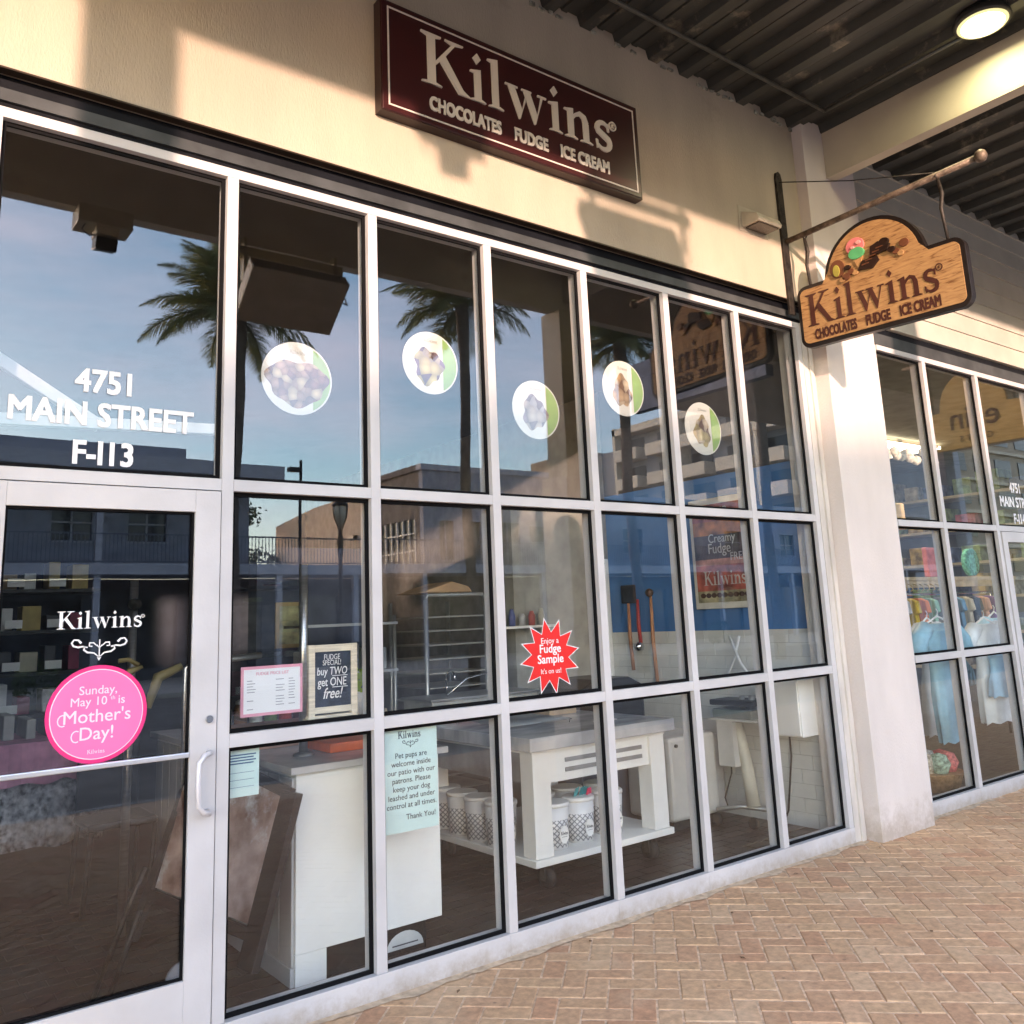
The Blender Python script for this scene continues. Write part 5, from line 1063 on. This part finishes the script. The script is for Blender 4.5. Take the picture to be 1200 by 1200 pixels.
def build_upper(par, x0, x1, y, ztop, seed, wallm, hs_=None):
    H = hs_ or upper(x0, x1, 2.5, seed)
    wallrow(x0, x1, y, 3.86, ztop, [h[:4] for h in H], 'upper_wall', wallm, par)
    for (a, b_, c_, d_, kd) in H:
        if kd == 'door':
            f = MB().box(a, y-.2, c_, b_, y-.12, d_).build('door', mat('pale blue door', (.30, .33, .40), .5), par)
            MB().box(a+.15, y-.119, c_+1.1, b_-.15, y-.10, d_-.2).build('pane', DKW, f)
        else:
            f = MB().box(a, y-.2, c_, b_, y-.15, d_).build('window', DKW, par)
            q = MB().box((a+b_)/2-.03, y-.149, c_, (a+b_)/2+.03, y-.10, d_).box(a, y-.149, (c_+d_)/2-.03, b_, y-.11, (c_+d_)/2+.03).box(a-.06, y-.14, c_-.06, b_+.06, y+.04, c_).box(a-.06, y-.14, d_, b_+.06, y+.04, d_+.06).build('frame', BLD, f)
build_upper(bl, -14, 11.2, -29.5, 6.9, 4, BLW)
MB().box(-14, -29.45, 6.9, 11.4, -26.85, 7.0).build('roof', mat('grey roof edge', (.16, .17, .2), .6), bl); MB().box(-14, -29.7, 7.0, 11.5, -26.8, 7.5).build('parapet', BLD, bl)
MB().box(2, -29.6, 7.5, 8.2, -27.6, 8.0).build('roof_box', BLW, bl)
MB().box(-14, -29.4, 3.48, 60, -26.9, 3.84).build('balcony_slab', BLD, bl)
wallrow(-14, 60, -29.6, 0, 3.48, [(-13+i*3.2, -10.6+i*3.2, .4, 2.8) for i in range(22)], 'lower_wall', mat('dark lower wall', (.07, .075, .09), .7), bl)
for i in range(22): MB().box(-13+i*3.2, -29.85, .4, -10.6+i*3.2, -29.75, 2.8).build('window', DKW, bl)
for i in range(24): MB().box(-13.1+i*3.05, -27.15, 0, -12.9+i*3.05, -26.95, 3.48 if i*3.05-13 > 11 else 6.9).build('post', BLD, bl)
rl_ = MB(); x = -14
while x < 58: rl_.box(x-.012, -26.98, 3.9, x+.012, -26.955, 4.78); x += .125
rl_.box(-14, -26.99, 4.78, 58, -26.945, 4.83); rl_.box(-14, -26.99, 3.88, 58, -26.945, 3.92)
rl_.build('railing', mat('dark blue railing', (.10, .11, .15), .5), bl, kind='stuff')
b2 = thing('corner_building', 'taller blue grey block with flat parapet right of the street gap', 'building', (30, -28, 0))
H2 = [(18.9, 19.6, 4.1, 5.75, 'window'), (20.1, 21.0, 4.1, 5.75, 'window'), (21.9, 23.2, 3.9, 5.8, 'window'), (23.7, 24.8, 3.9, 5.9, 'door'), (27, 28, 3.9, 5.8, 'door'), (30, 31.4, 4.6, 5.8, 'window'), (34, 35, 3.9, 5.8, 'door'), (38, 39.4, 4.6, 5.8, 'window'), (43, 44.3, 4.6, 5.8, 'window')]
build_upper(b2, 18.12, 27.6, -28.0, 7.9, 5, BLW, [h for h in H2 if h[1] < 27.6]); build_upper(b2, 27.6, 60, -28.3, 7.2, 6, BLW, [h for h in H2 if h[0] > 28])
MB().box(18.0, -28.3, 7.9, 27.7, -27.9, 8.15).build('parapet', BLD, b2); MB().box(27.7, -28.6, 7.2, 60, -28.1, 7.4).build('parapet', BLD, b2)
MB().box(18.12, -32, 5.9, 18.4, -28.31, 7.9).box(18.12, -28.7, 3.86, 18.4, -28.31, 5.9).box(18.12, -32, 0, 18.4, -28.31, 3.86).build('side_wall', TAUPE, b2); MB().box(18.0, -32.1, 7.9, 18.5, -28.31, 8.15).build('parapet', TAUPE, b2)
wn = MB().box(18.2, -31.95, 3.87, 18.26, -28.7, 5.89).build('window', DKW, b2); fr = MB()
for i in range(7): fr.box(18.1, -31.9+i*.53, 3.87, 18.19, -31.84+i*.53, 5.89)
for z in (4.5, 5.25): fr.box(18.09, -31.95, z, 18.18, -28.7, z+.06)
fr.build('frame', mat('white window bars', (.7, .7, .66), .5), wn)
b3 = thing('peach_building', 'sunlit peach stucco building far behind in the street gap', 'building', (18, -60, 0))
MB().prism([(0, 0), (1, 0), (1, 8.0), (.5, 8.05), (0, 7.75)], (18.05, -32.3, 0), Vector((3.0, -18.6, 0)), Z3, Vector((1, .1, 0)), 6).build('wall', PEACH, b3)
BX('lamp', BLACK, b3, 18.2, -35.1, 5.6, 18.5, -34.5, 5.8)
# apartment block
ap = thing('apartment_tower', 'tall apartment tower with sunlit white balconies far across the street', 'building', (78, -62, 0))
AW = mat('pale apartment wall', (.30, .33, .38), .8, 0, .05, .3); AB = mat('white balcony front', (.75, .70, .60), .7)
MB().box(64, -62, 0, 82, -36, 19.8).build('body', AW, ap); MB().box(66, -58, 19.8, 76, -50, 21.6).build('roof_house', AW, ap)
MB().box(62.2, -76, 0, 70, -66, 19.0).build('wing', mat('beige apartment wing', (.34, .28, .22), .8), ap); MB().box(63.0, -65.99, 0, 75, -62.01, 18.4).build('wing', AW, ap)
for fl_i in range(6):
    z = 2.0+fl_i*3.0
    for i in range(6):
        y = -61.5+i*4.3
        bal = MB().box(62.3, y, z, 63.98, y+3.0, z+.2).box(62.3, y, z+.2, 62.42, y+3.0, z+1.2).box(62.42, y+2.9, z+.2, 63.9, y+3.0, z+1.2).build('balcony', AB, ap)
        MB().box(63.93, y+.3, z+.25, 63.99, y+2.7, z+2.4).build('pane', DKW, bal)
for y in (-62.0, -53.1, -44.5): MB().box(62.6, y, 0, 63.99, y+.35, 20.6).build('fin', AB, ap)
MB().box(62.6, -62, 19.81, 64.4, -36, 20.5).build('parapet', AB, ap)
ht_ = thing('added_reflection_block', 'long cream block added to cover sky reflected in the clothes shop glass', 'building', (110, -40, 0))  # added building, keeps reflected sky out of the clothes shop glass
HW = mat('cream added wall', (.34, .29, .22), .8, 0, .1, .2); MB().box(83, -41, 0, 190, -38, 19).build('wall', HW, ht_)
for j in range(5):
    MB().box(82.9, -37.99, 3.2+j*3.3, 190, -37.7, 3.5+j*3.3).build('ledge', mat('added block ledge', (.5, .44, .34), .7), ht_)
    for i in range(18): MB().box(84+i*5.2, -37.99, 4.1+j*3.3, 87.4+i*5.2, -37.9, 5.9+j*3.3).build('window', DKW, ht_)
# far tree
def leaf_tree(loc, h, r, label, seed):
    t = thing('tree', label, 'tree', loc); rr = random.Random(seed); x, y, z = loc
    MB().tube([(x, y, z), (x+.1, y, z+h*.5), (x-.1, y, z+h*.8)], [.22, .16, .08], 8).build('trunk', mat('tree bark', (.10, .08, .06), .9), t)
    mb = MB()
    for c_ in range(14):
        cc = Vector((x+rr.uniform(-r, r), y+rr.uniform(-r, r), z+h*.75+rr.uniform(-.2, .25)*h))
        for i in range(90):
            p = cc+Vector((rr.gauss(0, .5), rr.gauss(0, .5), rr.gauss(0, .25))); a = Vector((rr.uniform(-1, 1), rr.uniform(-1, 1), rr.uniform(-1, 1))).normalized()*.16; b_ = a.orthogonal().normalized()*.08
            mb.quad(p-a, p-b_, p+a, p+b_)
    mb.build('crown', mat('dark foliage', (.035, .055, .02), .7, 0, .4, 2), t); return t
leaf_tree((19.0, -52, -.0), 9.6, 1.9, 'dark leafy tree rising behind the street gap', 3)
# palms
def frond_mesh(rr, name, Lf=2.3):
    mb = MB(); n_ = 30; pts = []
    for i in range(n_+1):
        q = i/n_; pts.append(Vector((Lf*q*(1-.06*q*q), 0, .30*Lf*q*(1-q)-.20*Lf*q*q*q)))
    mb.tube(pts[::3], [.028*(1-.9*k/10)+.004 for k in range(11)], 5)
    for i in range(4, n_):
        p = pts[i]; d = (pts[min(i+1, n_)]-pts[i-1]).normalized(); q = i/n_; ll = (.52*math.sin(PI*min(1, q*.95+.08))+.10)*rr.uniform(.85, 1.1)
        for s in (1, -1):
            for sub in (0, .33, .66):
                v = (Vector((0, s, 0))*.85+d*(.55+.2*q)+Vector((0, 0, rr.uniform(-.32, .12)))).normalized()*ll; wv = d*.014
                pp_ = p+d*sub*.07; e2 = pp_+v+Vector((0, 0, -.18*ll)); m_ = pp_+v*.5
                mb.quad(pp_-wv, pp_+wv, m_+wv, m_-wv); mb.quad(m_-wv, m_+wv, e2+wv*.1, e2-wv*.1)
    me = bpy.data.meshes.new(name); me.from_pydata(mb.v, [], mb.f); me.materials.append(mat('palm leaflet', (.12, .15, .07), .5, 0, .35, 3)); return me
PLF = mat('palm leaflet', (.12, .15, .07)); n = PLF.node_tree.nodes; l = PLF.node_tree.links; tl = n.new('ShaderNodeBsdfTranslucent'); tl.inputs[0].default_value = (.26, .27, .10, 1); ms = n.new('ShaderNodeMixShader'); ms.inputs[0].default_value = .45
l.new(n['Principled BSDF'].outputs[0], ms.inputs[1]); l.new(tl.outputs[0], ms.inputs[2]); l.new(ms.outputs[0], n['Material Output'].inputs[0])
rr = random.Random(77); FM = [frond_mesh(rr, 'frond', L_) for L_ in (2.15, 2.3, 1.95)]
TRK = mat('palm trunk bark', (.13, .11, .095), .95, 0, .3, 8, .8, 14, stretch=(1, 1, 3))
PDESC = ['palm with thick trunk, leftmost of the row across the pavement', 'second palm of the row, its crown over the middle windows', 'third palm of the row, nearest the apartment tower', 'rightmost palm of the row beside the walkway canopy']
for i, (x, y, zc, tr) in enumerate(((5.35, -15, 8.75, .19), (11.5, -15, 10.0, .13), (17.45, -15, 9.9, .15), (24.0, -15, 10.2, .16))):
    t = thing('palm_tree', PDESC[i], 'palm tree', (x, y, -.12), 'palm trees in a row along the street')
    pr_ = [(x+.05*math.sin(k*.7), y, -.12+(zc)*k/14) for k in range(15)]
    MB().tube(pr_, [tr*(1.15 if k < 2 else 1)*(1+.09*(k % 2))*(1.0+.35*max(0, (k-12))/2) for k in range(15)], 12).build('trunk', TRK, t)
    for k in range(40):
        o = bpy.data.objects.new('frond', FM[k % 3]); COL.objects.link(o); o.parent = t; o.location = (.05*math.sin(9.8), 0, zc-.02)
        lev = k/39.0; o.rotation_euler = (rr.uniform(-.3, .3), -1.35+lev*1.75, k*2.399+rr.uniform(-.2, .2)); s_ = rr.uniform(.85, 1.05); o.scale = (s_, s_, s_)
# street lamp and camera pole
lm = thing('street_lamp', 'black street lamp with glass tulip lantern across the street', 'street lamp', (9.4, -18, -.12))
MB().lathe((9.4, -18, -.12), [(.16, 0), (.14, .3), (.07, .5), (.055, 3.4), (.09, 3.9), (.06, 4.1), (.05, 4.25)], 14).build('post', mat('black lamp post', (.015, .015, .018), .4), lm)
for k in range(6):
    a = k*PI/3; MB().tube([(9.4+.05*math.cos(a), -18+.05*math.sin(a), 4.1), (9.4+.19*math.cos(a), -18+.19*math.sin(a), 4.45), (9.4+.21*math.cos(a), -18+.21*math.sin(a), 4.75)], .012, 5).build('rib', mat('black lamp post', (0,)*3), lm)
MB().lathe((9.4, -18, 4.16), [(.04, 0), (.15, .3), (.19, .58)], 14).build('globe', mat('pale lamp glass', (.55, .52, .42), .3), lm); MB().lathe((9.4, -18, 4.75), [(.22, 0), (.15, .1), (.03, .17)], 14).build('cap', mat('black lamp post', (0,)*3), lm)
cp = thing('camera_pole', 'slim dark pole with a small camera above the balcony roofline', 'pole', (10.9, -24, 0)); MB().cyl((10.9, -24, 0), (10.9, -24, 7.2), .05).build('post', BLACK, cp); BX('camera', BLACK, cp, 10.45, -24.1, 6.8, 10.85, -23.9, 6.95)
fp = thing('flag_pole', 'thin white pole rising in front of the corner block', 'pole', (30, -33, 0)); MB().cyl((26.4, -26, -.1), (26.4, -26, 9.4), .04).build('post', WHITEP, fp)
for k in range(6):
    x = -6+k*9; q = thing('planter_shrub', ['clipped shrub beyond the kerb, far left', 'clipped shrub beyond the kerb near the first palm', 'clipped shrub beyond the kerb between palms', 'clipped shrub beyond the kerb near the third palm', 'clipped shrub beyond the kerb, right', 'clipped shrub beyond the kerb, far right'][k], 'shrub', (x, -22.5, 0)); mb = MB(); r3 = random.Random(k)
    for i in range(420):
        a = r3.uniform(0, 2*PI); h = r3.random(); rr_ = .55*math.sqrt(max(.05, 1-(h-.4)**2*2))*r3.uniform(.8, 1); p = Vector((x+rr_*math.cos(a), -22.5+rr_*math.sin(a), .1+h*.9)); v = Vector((r3.uniform(-1, 1), r3.uniform(-1, 1), r3.uniform(-1, 1))).normalized()*.07; b_ = v.orthogonal().normalized()*.035
        mb.quad(p-v, p-b_, p+v, p+b_)
    mb.build('foliage', mat('shrub leaf', (.04, .07, .02), .7), q)
